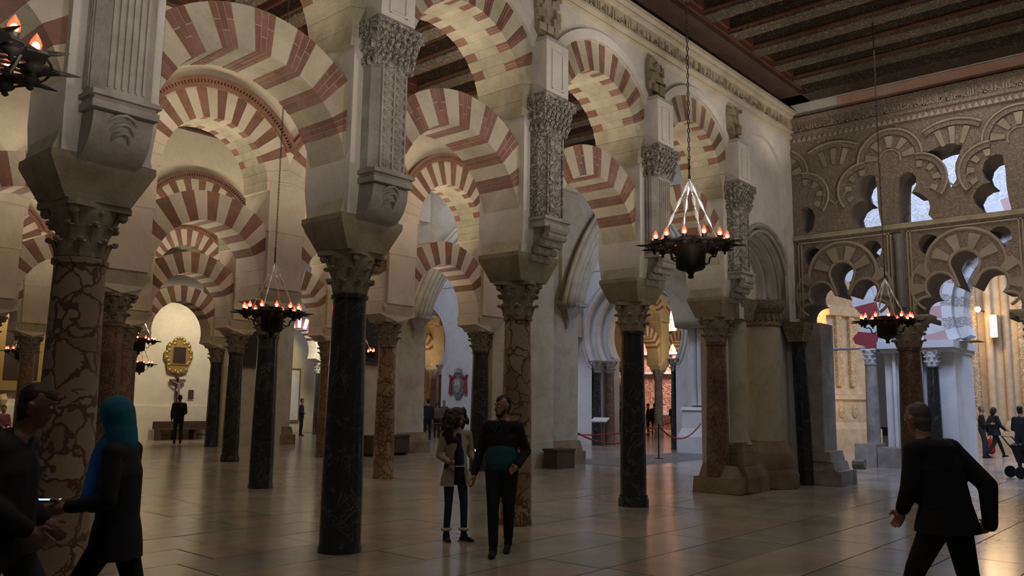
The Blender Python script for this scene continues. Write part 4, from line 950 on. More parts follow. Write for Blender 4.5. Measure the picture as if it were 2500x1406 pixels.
q = empty('strip_lamp', (34.3, 6.62, 4.2), 0, 'upright glowing strip lamp between the carved shafts', 'lamp'); MB().box((-.03, -.10, 0), (.03, .10, .75)).obj('diffuser', M_LAMPW, q); MB().box((.03, -.12, -.04), (.5, .12, .8)).obj('housing', M_GOLDST, q)
q = empty('niche_lamp', (30.9, 12.75, 4.1), 0, 'glowing lamp hung left of the carved altarpiece', 'lamp'); MB().lathe([(.05, 0), (.16, .06), (.18, .5), (.06, .6)], 12).obj('shade', M_LAMPW, q); MB().tube([(0, 0, .6), (0, 0, 3.5)], .012, 5).obj('cord', M_IRON, q)
q = empty('portal_lamp', (29.5, 20.55, 4.05), 0, 'small white lamp glowing behind the nearer white portal', 'lamp'); MB().ball((0, 0, 0), .10, 10, 8).obj('bulb', M_LAMPW, q); MB().tube([(0, 0, .1), (0, 0, 6.6)], .01, 5).obj('cord', M_IRON, q)
# daylight falling through the roof lights of the transept and the room beyond the screen
light('AREA', (28.5, 3.2, 9.3), 900, COOL, 7, (28.5, 3.2, 0))
light('AREA', (18.8, 4.2, 9.3), 420, COOL, 2.5, (24, 5.2, 3.8))
light('AREA', (18.8, 9.4, 9.3), 100, COOL, 2.5, (24, 8.6, 3.8))
light('AREA', (19.4, 16.2, 10.0), 210, (.66, .74, 1), 3.5, (25.8, 17.5, 3.6))
light('AREA', (19.4, 24.0, 10.0), 270, (.66, .74, 1), 3.5, (25.8, 25.5, 3.6))
ce2 = MB().box((17.4, -4, 10.6), (47, 37, 10.9)).obj('ceiling_transept', M_PLAS); tag(ce2, kind='structure')
# ---------------------------------------------------------------- chandeliers
def make_chandelier(zc):
    """iron crown of lamps; origin at the ring centre; chain up to the ceiling zc metres above"""
    P = []
    R = .40
    b = MB().tube([(R*cos(a), R*sin(a), 0) for a in [2*pi*i/36 for i in range(36)]], .014, 6, closed=True)
    b.tube([(.29*cos(a), .29*sin(a), .005) for a in [2*pi*i/36 for i in range(36)]], .010, 6, closed=True)
    b.tube([(.455*cos(a), .455*sin(a), -.005) for a in [2*pi*i/36 for i in range(36)]], .007, 5, closed=True)
    for i in range(24):
        a = 2*pi*i/24; b.tube([(.17*cos(a), .17*sin(a), .0), (.3*cos(a), .3*sin(a), .0), (R*cos(a), R*sin(a), 0)], [.012, .007, .012], 5)
    for i in range(12):      # flat scalloped leaves between the cups
        a = 2*pi*(i+.5)/12; m_ = Matrix.Rotation(a, 4, 'Z')
        pl = [m_ @ Vector((x, y, 0)) for x, y in ((.30, 0), (.35, .05), (.42, .065), (.47, .03), (.50, 0), (.47, -.03), (.42, -.065), (.35, -.05))]
        b.prism([(p.x, p.y) for p in pl], -.012, .002, axis='z')
    P.append(('ring', b.mesh('ring', M_IRON), None))
    b = MB().lathe([(.02, -.36), (.035, -.35), (.025, -.32), (.045, -.29), (.13, -.265), (.155, -.24), (.16, -.05), (.15, .02), (.14, .03)], 20)
    b.lathe([(.14, .0), (.145, .07), (.12, .09), (.0001, .10)], 20)
    P.append(('drum', b.mesh('drum', M_IRON, 'auto'), None))
    for i in range(4):
        a = pi/4+i*pi/2; pts = [(.16, -.16), (.20, -.19), (.24, -.17), (.25, -.12), (.28, -.09), (.32, -.10), (.34, -.06), (.36, -.01)]
        P.append(('scroll', MB().tube([(r*cos(a), r*sin(a), z) for r, z in pts], .010, 5).mesh('scroll', M_IRON), None))
    cup = MB().lathe([(.006, -.085), (.018, -.075), (.010, -.06), (.034, -.045), (.044, -.03), (.03, -.01), (.05, .0), (.052, .012), (.026, .016), (.026, .045), (.03, .05)], 10).mesh('cup', M_IRON, 'auto')
    bulb = MB().lathe([(.014, .0), (.027, .018), (.029, .035), (.02, .058), (.008, .08), (.001, .092)], 10).mesh('bulb', M_GLASSR, True)
    fil = MB().ball((0, 0, .026), .0125, 8, 6, (1, 1, 1.3)).mesh('filament', M_FLAME, True)
    spike = MB().tube([(0, 0, 0), (.05, 0, .0), (.13, 0, -.002), (.185, 0, 0)], [.010, .014, .011, .002], 6).mesh('spike', M_IRON)
    C12 = [(2*pi*i/12) for i in range(12)]
    # hanging straps: twisted spindles of polished steel
    straps = []
    for k in range(4):
        a = .5+k*pi/2; p0 = Vector((.33*cos(a), .33*sin(a), .02)); p1 = Vector((0, 0, .72)); b = MB(); n = 4
        for s in range(n):
            q0 = p0.lerp(p1, s/n); q1 = p0.lerp(p1, (s+1)/n)
            pts = [q0.lerp(q1, t) for t in (0, .12, .3, .5, .7, .88, 1)]; b.tube(pts, [.004, .008, .017, .021, .017, .008, .004], 8, flat=.35)
            b.ball(q1, .012, 6, 4)
        straps.append(b.mesh('strap', M_STEEL, True))
    def chain(L):
        b = MB(); z = .72; i = 0
        while z < L:
            e = Vector((1, 0, 0)) if i % 2 else Vector((0, 1, 0))
            b.tube([e*(.011*cos(t))+Vector((0, 0, z+.03+.030*sin(t))) for t in [2*pi*j/8 for j in range(8)]], .0048, 4, closed=True); z += .052; i += 1
        b.tube([(0, 0, .70), (0, 0, .95)], .010, 6)
        return b.mesh('chain', M_IRON)
    return P, cup, bulb, fil, spike, C12, straps, chain
CH = make_chandelier(5)
def chandelier(x, y, z, rz, label, ztop=ZC+.56, full=True):
    P, cup, bulb, fil, spike, C12, straps, chain = CH
    r = empty('chandelier', (x, y, z), rz, label, 'chandelier', 'iron crown chandeliers')
    for n, me, _ in P: link(n, me, r)
    for a in C12:
        c = link('cup', cup, r, (.385*cos(a), .385*sin(a), 0)); b = link('bulb', bulb, c, (0, 0, .05)); link('filament', fil, c, (0, 0, .05))
        link('spike', spike, r, (.40*cos(a+.26), .40*sin(a+.26), 0), a+.26)
    for s in straps: link('strap', s, r)
    link('chain', chain(ztop-z), r)
    return r
chandelier(7.78, 4.3, 3.28, .35, 'largest dark iron chandelier with glowing red bulbs, hanging before the near arcade')
chandelier(14.29, 4.3, 2.99, .9, 'iron chandelier hanging in front of the carved screen wall at the right')
chandelier(6.56, 10.3, 2.80, .1, 'iron chandelier left of the tall near-black column, bright straps, behind the near arcade')
chandelier(1.00, 4.46, 3.20, .0, 'iron chandelier cut off at the top left corner, seen steeply from below')
chandelier(10.16, 22.3, 3.08, .5, 'small distant iron chandelier just left of the crucifix wall, the higher of two there')
chandelier(9.24, 28.3, 2.93, .2, 'distant iron chandelier before the large gilt-framed canvas at the far left')
chandelier(16.25, 28.3, 2.95, .7, 'distant iron chandelier right of the lit crucifix wall, half behind a column')
chandelier(12.98, 28.3, 2.68, .4, 'most distant iron chandelier, low and half hidden at the left of the crucifix wall')
chandelier(12.85, 16.3, 2.72, .2, 'distant iron chandelier almost hidden behind the tall near-black column')
# ---------------------------------------------------------------- rope barriers
def stanchion(x, y, label):
    r = empty('stanchion', (x, y, 0), 0, label, 'barrier post', 'black rope barrier posts')
    MB().lathe([(.14, 0), (.14, .015), (.03, .03)], 14).obj('base', M_IRON, r); MB().lathe([(.02, .02), (.02, .92), (.035, .93), (.035, .97), (.02, .98), (.028, 1.0), (.01, 1.03)], 10).obj('post', M_IRON, r)
    return r
def rope(p, q, sag, label, m=None):
    p, q = Vector(p), Vector(q); pts = [p.lerp(q, i/14)-Vector((0, 0, sag*4*(i/14)*(1-i/14))) for i in range(15)]
    o = MB().tube(pts, .022, 6).obj('barrier_rope', m or M_ROPE, smooth=True); tag(o, label, 'rope', 'red barrier ropes')
stanchion(21.37, 12.95, 'slim black barrier post just right of the near-black column, red ropes on both sides')
rope((21.37, 12.95, .95), (24.0, 13.0, .98), .42, 'red rope sagging from the black post to the pale clustered pier')
rope((21.37, 12.95, .95), (17.95, 13.6, .9), .45, 'red rope sagging from the black post to the great pier at left')
rope((19.3, 17.5, .95), (25.2, 14.8, .95), .40, 'farther red rope crossing before the nearer white portal')
for i, (x, y) in enumerate(((22.6, 25.5), (24.9, 24.6), (24.2, 31.2))):
    stanchion(x, y, ('black barrier post at the left of the visitors under the coat of arms', 'black barrier post between the curly-haired woman and the dark column', 'black barrier post by the yellow-lit wall')[i])
rope((22.6, 25.5, .9), (24.9, 24.6, .9), .25, 'dark red rope in front of the visitors below the coat of arms')
rope((24.2, 31.2, .9), (22.6, 31.2, .85), .18, 'red rope by the yellow-lit wall, beside the dark figure')
q = empty('lectern', (25.6, 17.9, 0), .3, 'small information stand with a sloping white panel at the left of the nearer white portal', 'information stand')
MB().box((-.03, -.03, 0), (.03, .03, 1.0)).obj('post', M_WOODR, q); MB().box((-.22, -.3, 1.0), (.22, .3, 1.04), mat=Matrix.Rotation(-.3, 4, 'Y')).obj('panel', M_WHITE, q)
# ---------------------------------------------------------------- people
def cloth(name, c, rough=.85): return flat(name, c, rough, nv=.25, ns=40)
K_BLK = cloth('black_cloth', (.010, .010, .012)); K_DRK = cloth('charcoal_cloth', (.022, .022, .026)); K_TEAL = cloth('teal_cloth', (.012, .075, .09))
K_BEI = cloth('beige_coat_cloth', (.33, .25, .17)); K_NAVY = cloth('navy_cloth', (.014, .018, .045)); K_JEAN = cloth('dark_denim', (.022, .03, .045)); K_BLUE = cloth('blue_scarf_cloth', (.02, .10, .26))
K_THD = cloth('teal_headcloth', (.01, .12, .17)); K_WHT = cloth('pale_jacket_cloth', (.42, .42, .52)); K_BRN = cloth('brown_cloth', (.12, .08, .06)); K_RED = cloth('red_cloth', (.28, .02, .02)); K_FUR = cloth('cream_fur', (.50, .43, .34)); K_PUR = cloth('plum_cloth', (.10, .03, .06))
K_HAIRB = cloth('black_hair', (.012, .009, .007), .55); K_HAIRN = cloth('brown_hair', (.035, .018, .010), .6); K_HAIRG = cloth('grey_hair', (.12, .10, .085), .7); K_SOLE = cloth('pale_sole', (.35, .33, .30))
def blob(name, parts, m, parent, vox, smooth=6):
    """continuous surface grown round tapered limbs: parts = (p0, r0, p1, r1[, squash xyz])"""
    b = MB()
    for it in parts:
        p0, r0, p1, r1 = Vector(it[0]), it[1], Vector(it[2]), it[3]; sc = it[4] if len(it) > 4 else (1, 1)
        n = 12; d = p1-p0; L = d.length
        ax = d.normalized() if L > 1e-4 else Vector((0, 0, 1))
        # local frame: e = side axis (body y), g = the rest
        e = Vector((0, 1, 0)); e = (e-ax*e.dot(ax)); e = e.normalized() if e.length > .05 else Vector((1, 0, 0)); g = ax.cross(e)
        rings = [(-1, .0), (-.85, .53), (-.5, .87), (0, 1)]; prof = [(t*r0, c*r0) for t, c in rings]+[(L+(-t)*r1, c*r1) for t, c in rings[::-1]]
        base = len(b.v)
        for t, rr in prof:
            rr = max(rr, 1e-4)
            for k in range(n):
                a = 2*pi*k/n; b.v.append(tuple(p0+ax*t+e*(rr*sc[0]*cos(a))+g*(rr*sc[1]*sin(a))))
        for j in range(len(prof)-1):
            for k in range(n): b.face((base+j*n+k, base+j*n+(k+1) % n, base+(j+1)*n+(k+1) % n, base+(j+1)*n+k))
        b.face([base+k for k in range(n)][::-1]); b.face([base+(len(prof)-1)*n+k for k in range(n)])
    me = b.mesh(name, m, fix=True); o = bpy.data.objects.new('tmp', me); COL.objects.link(o)
    md = o.modifiers.new('r', 'REMESH'); md.mode = 'VOXEL'; md.voxel_size = vox; md.use_smooth_shade = True
    if smooth: ms = o.modifiers.new('s', 'SMOOTH'); ms.factor = .5; ms.iterations = smooth
    dg = bpy.context.evaluated_depsgraph_get(); dg.update(); out = bpy.data.meshes.new_from_object(o.evaluated_get(dg))
    bpy.data.objects.remove(o); bpy.data.meshes.remove(me); out.name = name
    out.materials.clear(); out.materials.append(m); out.shade_smooth()
    return link(name, out, parent)
def V(*a): return Vector(a)
def hand_parts(w, d, side, curl=.5, sc=1.0, up_=V(0, 0, 1)):
    """wrist w, direction d: palm plus four unequal bent fingers and a thumb (local frame forward=+x)"""
    d = d.normalized(); e = V(1, 0, 0) if abs(d.z) > .6 else V(0, 0, 1); e = (e-d*e.dot(d)).normalized(); n = d.cross(e)*(-side)
    P = [(w, .026*sc, w+d*.045*sc, .030*sc), (w+d*.04*sc+e*.022*sc, .018*sc, w+d*.085*sc+e*.026*sc, .015*sc), (w+d*.04*sc-e*.022*sc, .018*sc, w+d*.08*sc-e*.026*sc, .014*sc), (w+d*.05*sc, .022*sc, w+d*.085*sc, .018*sc)]
    for i, (o, L) in enumerate(((.030, .070), (.010, .080), (-.011, .074), (-.031, .058))):
        b0 = w+d*.085*sc+e*o*sc; dd = d; b_ = b0; r = .0095*sc
        for s, f in enumerate((.45, .32, .23)):
            dd = (d*cos(curl*(s+.6))+n*sin(curl*(s+.6))); c_ = b_+dd*(L*f*sc); P.append((b_, r, c_, r*.9)); b_ = c_; r *= .92
    t0 = w+d*.03*sc+e*.028*sc; t1 = t0+(d*.6+e*.75+n*.35).normalized()*.038*sc; t2 = t1+(d*.9+e*.15+n*.45).normalized()*.032*sc
    P += [(t0, .013*sc, t1, .0115*sc), (t1, .0115*sc, t2, .010*sc)]
    return P
def person(label, loc, face, H, J, detail, look, group=None, cat='person'):
    """J: dict of joints in metres for a 1.75 m body, forward +x, left +y; scaled to H"""
    r = empty('person', (loc[0], loc[1], 0), face, label, cat, group); k = H/1.75; r.scale = (k, k, k)
    vb = (.0085, .014, .03)[detail]; vc = (.013, .02, .035)[detail]
    j = {n: V(*p) for n, p in J.items()}
    nk, hd, ch, pv = j['neck'], j['head'], j['chest'], j['pelvis']
    up_ = (hd-nk).normalized(); hy = look.get('head_yaw', 0); F = Matrix.Rotation(hy, 3, 'Z') @ V(1, 0, 0); Lf = Matrix.Rotation(hy, 3, 'Z') @ V(0, 1, 0)
    B = [(hd+up_*.02-F*.012, .088, hd+up_*.045-F*.006, .090, (.86, 1.0)), (hd+F*.02-up_*.03, .068, hd+F*.035-up_*.065, .050, (.92, 1)), (hd+F*.055-up_*.085, .022, hd+F*.05-up_*.09, .022, (1.4, 1)),
         (nk-up_*.02, .062, hd-up_*.06-F*.01, .054), (nk-up_*.03, .08, ch, .12, (1.25, .8)), (ch, .12, pv, .115, (1.15, .8))]
    if detail < 2:
        B += [(hd+F*.088+up_*.012, .008, hd+F*.112-up_*.025, .014), (hd+F*.075+Lf*.03+up_*.03, .012, hd+F*.075-Lf*.03+up_*.03, .012), (hd+F*.086-up_*.052+Lf*.018, .008, hd+F*.086-up_*.052-Lf*.018, .008), (hd+F*.084-up_*.063+Lf*.014, .008, hd+F*.084-up_*.063-Lf*.014, .008)]
        for s in (-1, 1): B.append((hd+Lf*s*.080-up_*.02-F*.008, .010, hd+Lf*s*.086+up_*.025-F*.014, .015))
    for s, q in ((1, 'l'), (-1, 'r')):
        B += [(j['sh'+q], .050, j['el'+q], .040), (j['el'+q], .039, j['wr'+q], .026), (j['hip'+q], .075, j['kn'+q], .050), (j['kn'+q], .048, j['an'+q], .034)]
        dr = j.get('hd'+q); dr = dr if dr is not None else (j['wr'+q]-j['el'+q])
        if detail < 2: B += hand_parts(j['wr'+q], V(*dr), s, look.get('curl', .45))
        else: B += [(j['wr'+q], .028, j['wr'+q]+V(*dr).normalized()*.12, .024)]
    blob('body', B, look.get('skin', M_SKIN), r, vb, 3)
    if detail < 2:
        for s in (-1, 1):
            e = MB().ball(hd+F*.073+Lf*s*.030+up_*.014, .0125, 8, 6).obj('eye', M_WHITE, r, smooth=True); MB().ball(hd+F*.0825+Lf*s*.030+up_*.014, .0045, 6, 4).obj('iris', M_IRON, e, smooth=True)
        MB().tube([hd+F*.080+Lf*.045+up_*.032, hd+F*.088+Lf*.028+up_*.038, hd+F*.089+Lf*.015+up_*.035], .0042, 5).tube([hd+F*.080-Lf*.045+up_*.032, hd+F*.088-Lf*.028+up_*.038, hd+F*.089-Lf*.015+up_*.035], .0042, 5).obj('eyebrow', look.get('hairm', K_HAIRB), r)
    # trousers
    T = [(pv, .145, pv+V(0, 0, .05), .14, (1.18, .86))]
    w_ = look.get('leg', 1.0)
    for s, q in ((1, 'l'), (-1, 'r')): T += [(j['hip'+q], .098*w_, j['kn'+q], .066*w_), (j['kn'+q], .066*w_, j['an'+q]+V(0, 0, .04), .052*w_), (pv, .13, j['hip'+q], .10*w_)]
    blob('trousers', T, look['trousers'], r, vc, 5)
    # jacket
    hem = look.get('hem', .0); wj = look.get('bulk', 1.0)
    A = [(ch+V(0, 0, .10), .105*wj, ch, .135*wj, (1.45, .92)), (ch, .135*wj, pv+V(0, 0, .06), .135*wj, (1.28, .95)), (j['shl'], .07*wj, j['shr'], .07*wj, (1, 1)), (nk-up_*.045, .075, nk-up_*.01, .066)]
    if hem:      # coat skirt: a flared shell, open in front when the coat is worn open
        g0 = rad(look.get('open', 0)); sx, sy = .150*wj, .185*wj; fl_ = 1+hem*look.get('flare', .8)
        Z = [pv.z+.14, pv.z, pv.z-hem*.5, pv.z-hem]; F_ = [(.78, 1), (.98, 1), ((1+fl_)/2, 1), (fl_, 1)]
        mk = MB(); nn = 28
        prof = [(f, z) for (f, _), z in zip(F_, Z)]; prof += [(f-.10, z) for f, z in prof[::-1]]
        mt = Matrix.Translation((pv.x, pv.y, 0)) @ Matrix.Diagonal((sx, sy, 1, 1))
        mk.lathe(prof, nn, (0, 0), g0, 2*pi-g0, cap=False, mat=mt)
        o_ = mk.obj('coat_skirt', look['jacket'], r, smooth='auto')
    SL = []
    for q in 'lr': SL += [(j['sh'+q], .066*wj, j['el'+q], .055*wj), (j['el'+q], .055*wj, j['wr'+q]-(j['wr'+q]-j['el'+q]).normalized()*.015, .042*wj)]
    blob('jacket', A+SL, look['jacket'], r, vc, 5)
    # shoes
    for q in 'lr':
        a = j['an'+q]; f = V(*j.get('ft'+q, (1, 0, 0))).normalized()
        so = a+V(0, 0, -.055)
        o = blob('shoe', [(a, .048, a+V(0, 0, -.02)+f*.01, .050), (so-f*.035, .040, so+f*.10, .040, (1, .9)), (so+f*.10-V(0, 0, .005), .038, so+f*.155-V(0, 0, .008), .030, (1.15, .8))], look.get('shoes', K_BLK), r, vc*.8, 3)
        if look.get('fur'): MB().tube([a+V(.055*cos(t), .055*sin(t), .075) for t in [2*pi*i/10 for i in range(10)]], .022, 6, closed=True).obj('fur_cuff', K_FUR, r, smooth=True)
        if look.get('sole'): MB().prism([(so.x+f.x*u+f.y*v*-1, so.y+f.y*u+f.x*v) for u, v in ((-.08, -.035), (.10, -.045), (.18, -.03), (.195, 0), (.18, .03), (.10, .045), (-.08, .035))], so.z-.042, so.z-.018, axis='z').obj('sole', K_SOLE, r)
    # hair
    h = look.get('hair', 'short'); hm = look.get('hairm', K_HAIRB)
    if h == 'short': blob('hair', [(hd+up_*.066-F*.03, .088, hd+up_*.066+F*.004, .074, (.92, 1)), (hd-F*.035+up_*.0, .082, hd-F*.03-up_*.045, .06, (.95, .8))], hm, r, vb, 2)
    elif h == 'curly':
        rr = random.Random(4); pr_ = [(hd+up_*.05-F*.02, .105, hd-up_*.05-F*.04, .11)]
        for i in range(170):
            a = rr.uniform(.75, 2*pi-.75); t = rr.random(); z = .12-.50*t; rad_ = .105+.075*sin(pi*min(1, t*1.05))
            p = hd+F*cos(a)*rad_*.95+Lf*sin(a)*rad_*1.15+up_*z-F*.03
            if z < -.05 and cos(a) > .55 and z > -.22: continue
            pr_.append((p, rr.uniform(.022, .036), p+V(rr.uniform(-.02, .02), rr.uniform(-.02, .02), -.03), rr.uniform(.018, .03)))
        blob('hair', pr_, hm, r, .012, 1)
    elif h == 'hood': blob('head_cloth', [(hd+up_*.05-F*.02, .108, hd-up_*.04-F*.03, .098), (hd-up_*.06-F*.03, .095, nk-F*.02, .10, (1.1, 1))], look['hoodm'], r, vc, 3)
    elif h == 'bob': blob('hair', [(hd+up_*.055-F*.015, .10, hd-up_*.02-F*.035, .095), (hd-up_*.02-F*.035, .092, hd-up_*.10-F*.04, .07, (1.2, .8))], hm, r, vb, 2)
    if look.get('beard'): blob('beard', [(hd+F*.042-up_*.082, .040, hd+F*.06-up_*.094, .028, (1.2, 1))]+[(hd+Lf*s*.066-up_*.03+F*.01, .016, hd+Lf*s*.04-up_*.085+F*.045, .022) for s in (-1, 1)]+[(hd+F*.088-up_*.043+Lf*.02, .007, hd+F*.088-up_*.043-Lf*.02, .007)], hm, r, .007, 1)
    return r
def pose(**k):
    J = dict(pelvis=(0, 0, .95), chest=(0, 0, 1.27), neck=(0, 0, 1.47), head=(.02, 0, 1.62), shl=(0, .175, 1.40), shr=(0, -.175, 1.40), ell=(0, .23, 1.12), elr=(0, -.23, 1.12), wrl=(.06, .23, .88), wrr=(.06, -.23, .88),
             hipl=(0, .09, .90), hipr=(0, -.09, .90), knl=(.02, .10, .50), knr=(.02, -.10, .50), anl=(0, .10, .09), anr=(0, -.10, .09))
    J.update(k); return J
WALK = dict(pelvis=(0, 0, .93), knl=(.20, .09, .54), anl=(.33, .09, .11), ftl=(1, 0, .15), knr=(-.08, -.09, .50), anr=(-.36, -.09, .14), ftr=(1, 0, -.35), ell=(-.14, .23, 1.13), wrl=(-.10, .24, .88), elr=(.08, -.23, 1.13), wrr=(.26, -.22, .98), hdr=(1, 0, -.3))
STRIDE = dict(pelvis=(0, 0, .91), knl=(.22, .09, .53), anl=(.42, .09, .10), ftl=(1, 0, .1), knr=(-.12, -.09, .50), anr=(-.46, -.09, .16), ftr=(1, 0, -.4), ell=(-.02, .24, 1.12), wrl=(.22, .22, 1.08), elr=(.02, -.24, 1.12), wrr=(.24, -.22, 1.06), head=(.06, 0, 1.60), neck=(.03, 0, 1.45))
def at(x, y):     # ground point under a pixel of the photograph's frame
    d = fw+rt*((x-1250)/FPX)-up*((y-703)/FPX); t = -EYE/d.z; return (d.x*t, d.y*t)
def atd(x, depth):   # ground point under pixel column x at a given camera depth
    a = depth/(cos(PITCH)); d = fw+rt*((x-1250)/FPX); h = Vector((d.x, d.y)); f2 = Vector((fw.x, fw.y)).normalized()
    h = h*(depth/h.dot(f2)); return (h.x, h.y)
# directions: 0 = +X; the camera looks along YAW
CAMR = YAW-pi/2      # facing right in the picture
CAML = YAW+pi/2      # facing left
BACK = YAW           # away from the camera
FRONT = YAW+pi       # towards the camera
# woman with curly hair
p = person('woman with long curly dark hair in a beige coat, holding a lit phone', at(1108, 1322), FRONT+.5, 1.51, pose(ell=(-.04, .24, 1.13), wrl=(.18, .20, 1.06), hdl=(1, -.2, .1), elr=(.0, -.24, 1.13), wrr=(.16, -.17, 1.05), hdr=(1, .3, .0), anl=(.05, .12, .09), anr=(-.03, -.10, .09), knl=(.05, .11, .50), ftl=(1, .35, 0), ftr=(1, -.2, 0)), 0,
           dict(trousers=K_JEAN, jacket=K_BEI, hem=.22, open=26, flare=1.2, hair='curly', hairm=K_HAIRN, leg=.84, bulk=.92, fur=True, sole=True, head_yaw=.65, curl=.7))
blob('top', [((.055, 0, 1.38), .055, (.060, 0, 1.16), .088, (.9, .9)), ((.060, 0, 1.16), .088, (.05, 0, .84), .105, (1.0, .95))], K_BLK, p, .012, 3); MB().box((.135, -.075, .985), (.158, .075, 1.0)).obj('belt', K_SOLE, p)
a = at(1137, 1322)
q = empty('phone', (0, 0, 0), 0, 'smartphone with a bright blue-white screen in the curly-haired woman\'s hand', 'phone')
hp = p.matrix_basis @ V(.30, .16, 1.09) if False else (Matrix.Translation(p.location) @ Matrix.Rotation(p.rotation_euler.z, 4, 'Z') @ V(.275, .16, 1.10)*1)
q.location = (p.location.x+(.255*cos(p.rotation_euler.z)-.19*sin(p.rotation_euler.z))*.91, p.location.y+(.255*sin(p.rotation_euler.z)+.19*cos(p.rotation_euler.z))*.91, .985); q.rotation_euler = (.0, .35, FRONT-.95)
MB().box((-.006, -.037, -.075), (.004, .037, .075)).obj('case', K_BLK, q); MB().box((.004, -.033, -.068), (.006, .033, .068)).obj('screen', flat('phone_screen', (.3, .5, 1), emit=(.35, .55, 1), es=2.2), q)
# man in teal and black jacket
p = person('bearded man with short dark hair in a black and teal jacket, walking forward', at(1222, 1352), FRONT-.15, 1.66, pose(ell=(-.06, .27, 1.13), wrl=(.12, .19, .97), hdl=(.6, -.5, -.4), elr=(-.04, -.26, 1.12), wrr=(.10, -.30, .87), hdr=(.3, 0, -1), knl=(.03, .09, .50), anl=(-.16, .06, .12), ftl=(1, 0, -.3), knr=(.14, -.07, .52), anr=(.20, -.05, .09), ftr=(1, 0, .0)), 0,
           dict(trousers=K_BLK, jacket=K_BLK, hair='short', hairm=K_HAIRB, beard=True, head_yaw=-.75, bulk=1.04, leg=1.06))
blob('teal_panel', [((.012, 0, 1.14), .139, (.010, 0, 1.00), .143, (1.29, .97))], K_TEAL, p, .014, 2)
for s in (-1, 1): MB().prism([(s*.02, 1.42), (s*.10, 1.46), (s*.13, 1.40), (s*.06, 1.33)], .105, .125, axis='x').obj('collar', K_DRK, p)
# man at the right edge seen from behind
person('heavy man in black with grey hair, walking away at the right, hand swung back', atd(2280, 5.7), CAML-1.1, 1.66, pose(**dict(WALK, pelvis=(0, 0, .92), chest=(.06, 0, 1.25), neck=(.14, 0, 1.44), head=(.19, 0, 1.58), shl=(.08, .19, 1.38), shr=(.08, -.19, 1.38), ell=(.10, .24, 1.12), wrl=(.22, .18, .95), elr=(-.14, -.27, 1.14), wrr=(-.16, -.24, .86))), 0,
       dict(trousers=K_BLK, jacket=K_BLK, hair='short', hairm=K_HAIRG, bulk=1.22, leg=1.1, hem=.10))
# two blurred walkers at the left
p = person('walker in a teal head cloth, blue scarf and black coat, striding left', atd(330, 4.9), CAML+.1, 1.60, pose(**STRIDE), 0, dict(trousers=K_BLK, jacket=K_BLK, hair='hood', hoodm=K_THD, hem=.16, flare=.5, bulk=.98, leg=.92))
blob('scarf', [((.05, .0, 1.44), .10, (.09, 0, 1.36), .10), ((.12, 0, 1.36), .07, (.15, 0, 1.10), .085)], K_BLUE, p, .016, 4)
q = empty('phone', (0, 0, 0), 0, 'smartphone lying flat in the hand of the walker with the teal head cloth', 'phone'); k = 1.60/1.75; rz = p.rotation_euler.z
q.location = (p.location.x+(.36*cos(rz)-.17*sin(rz))*k, p.location.y+(.36*sin(rz)+.17*cos(rz))*k, 1.115*k); q.rotation_euler = (.0, 0, rz)
MB().box((-.07, -.035, -.004), (.07, .035, .004)).obj('case', K_BLK, q); MB().box((-.064, -.031, .004), (.064, .031, .0055)).obj('screen', bpy.data.materials['phone_screen'], q)
person('dark walker in a black jacket at the left edge of the photo', atd(58, 4.3), CAMR+.2, 1.68, pose(**dict(STRIDE, shl=(0, .20, 1.39), shr=(0, -.20, 1.39), head=(.12, 0, 1.59), neck=(.06, 0, 1.45), ell=(-.04, .24, 1.14), elr=(-.02, -.24, 1.14), wrl=(.14, .20, .98), wrr=(.18, -.16, .98))), 0, dict(trousers=K_DRK, jacket=K_BLK, hair='short', hairm=K_HAIRN, bulk=1.2, leg=1.05, hem=.06, skin=flat('tan_skin', (.20, .10, .065), .6)))
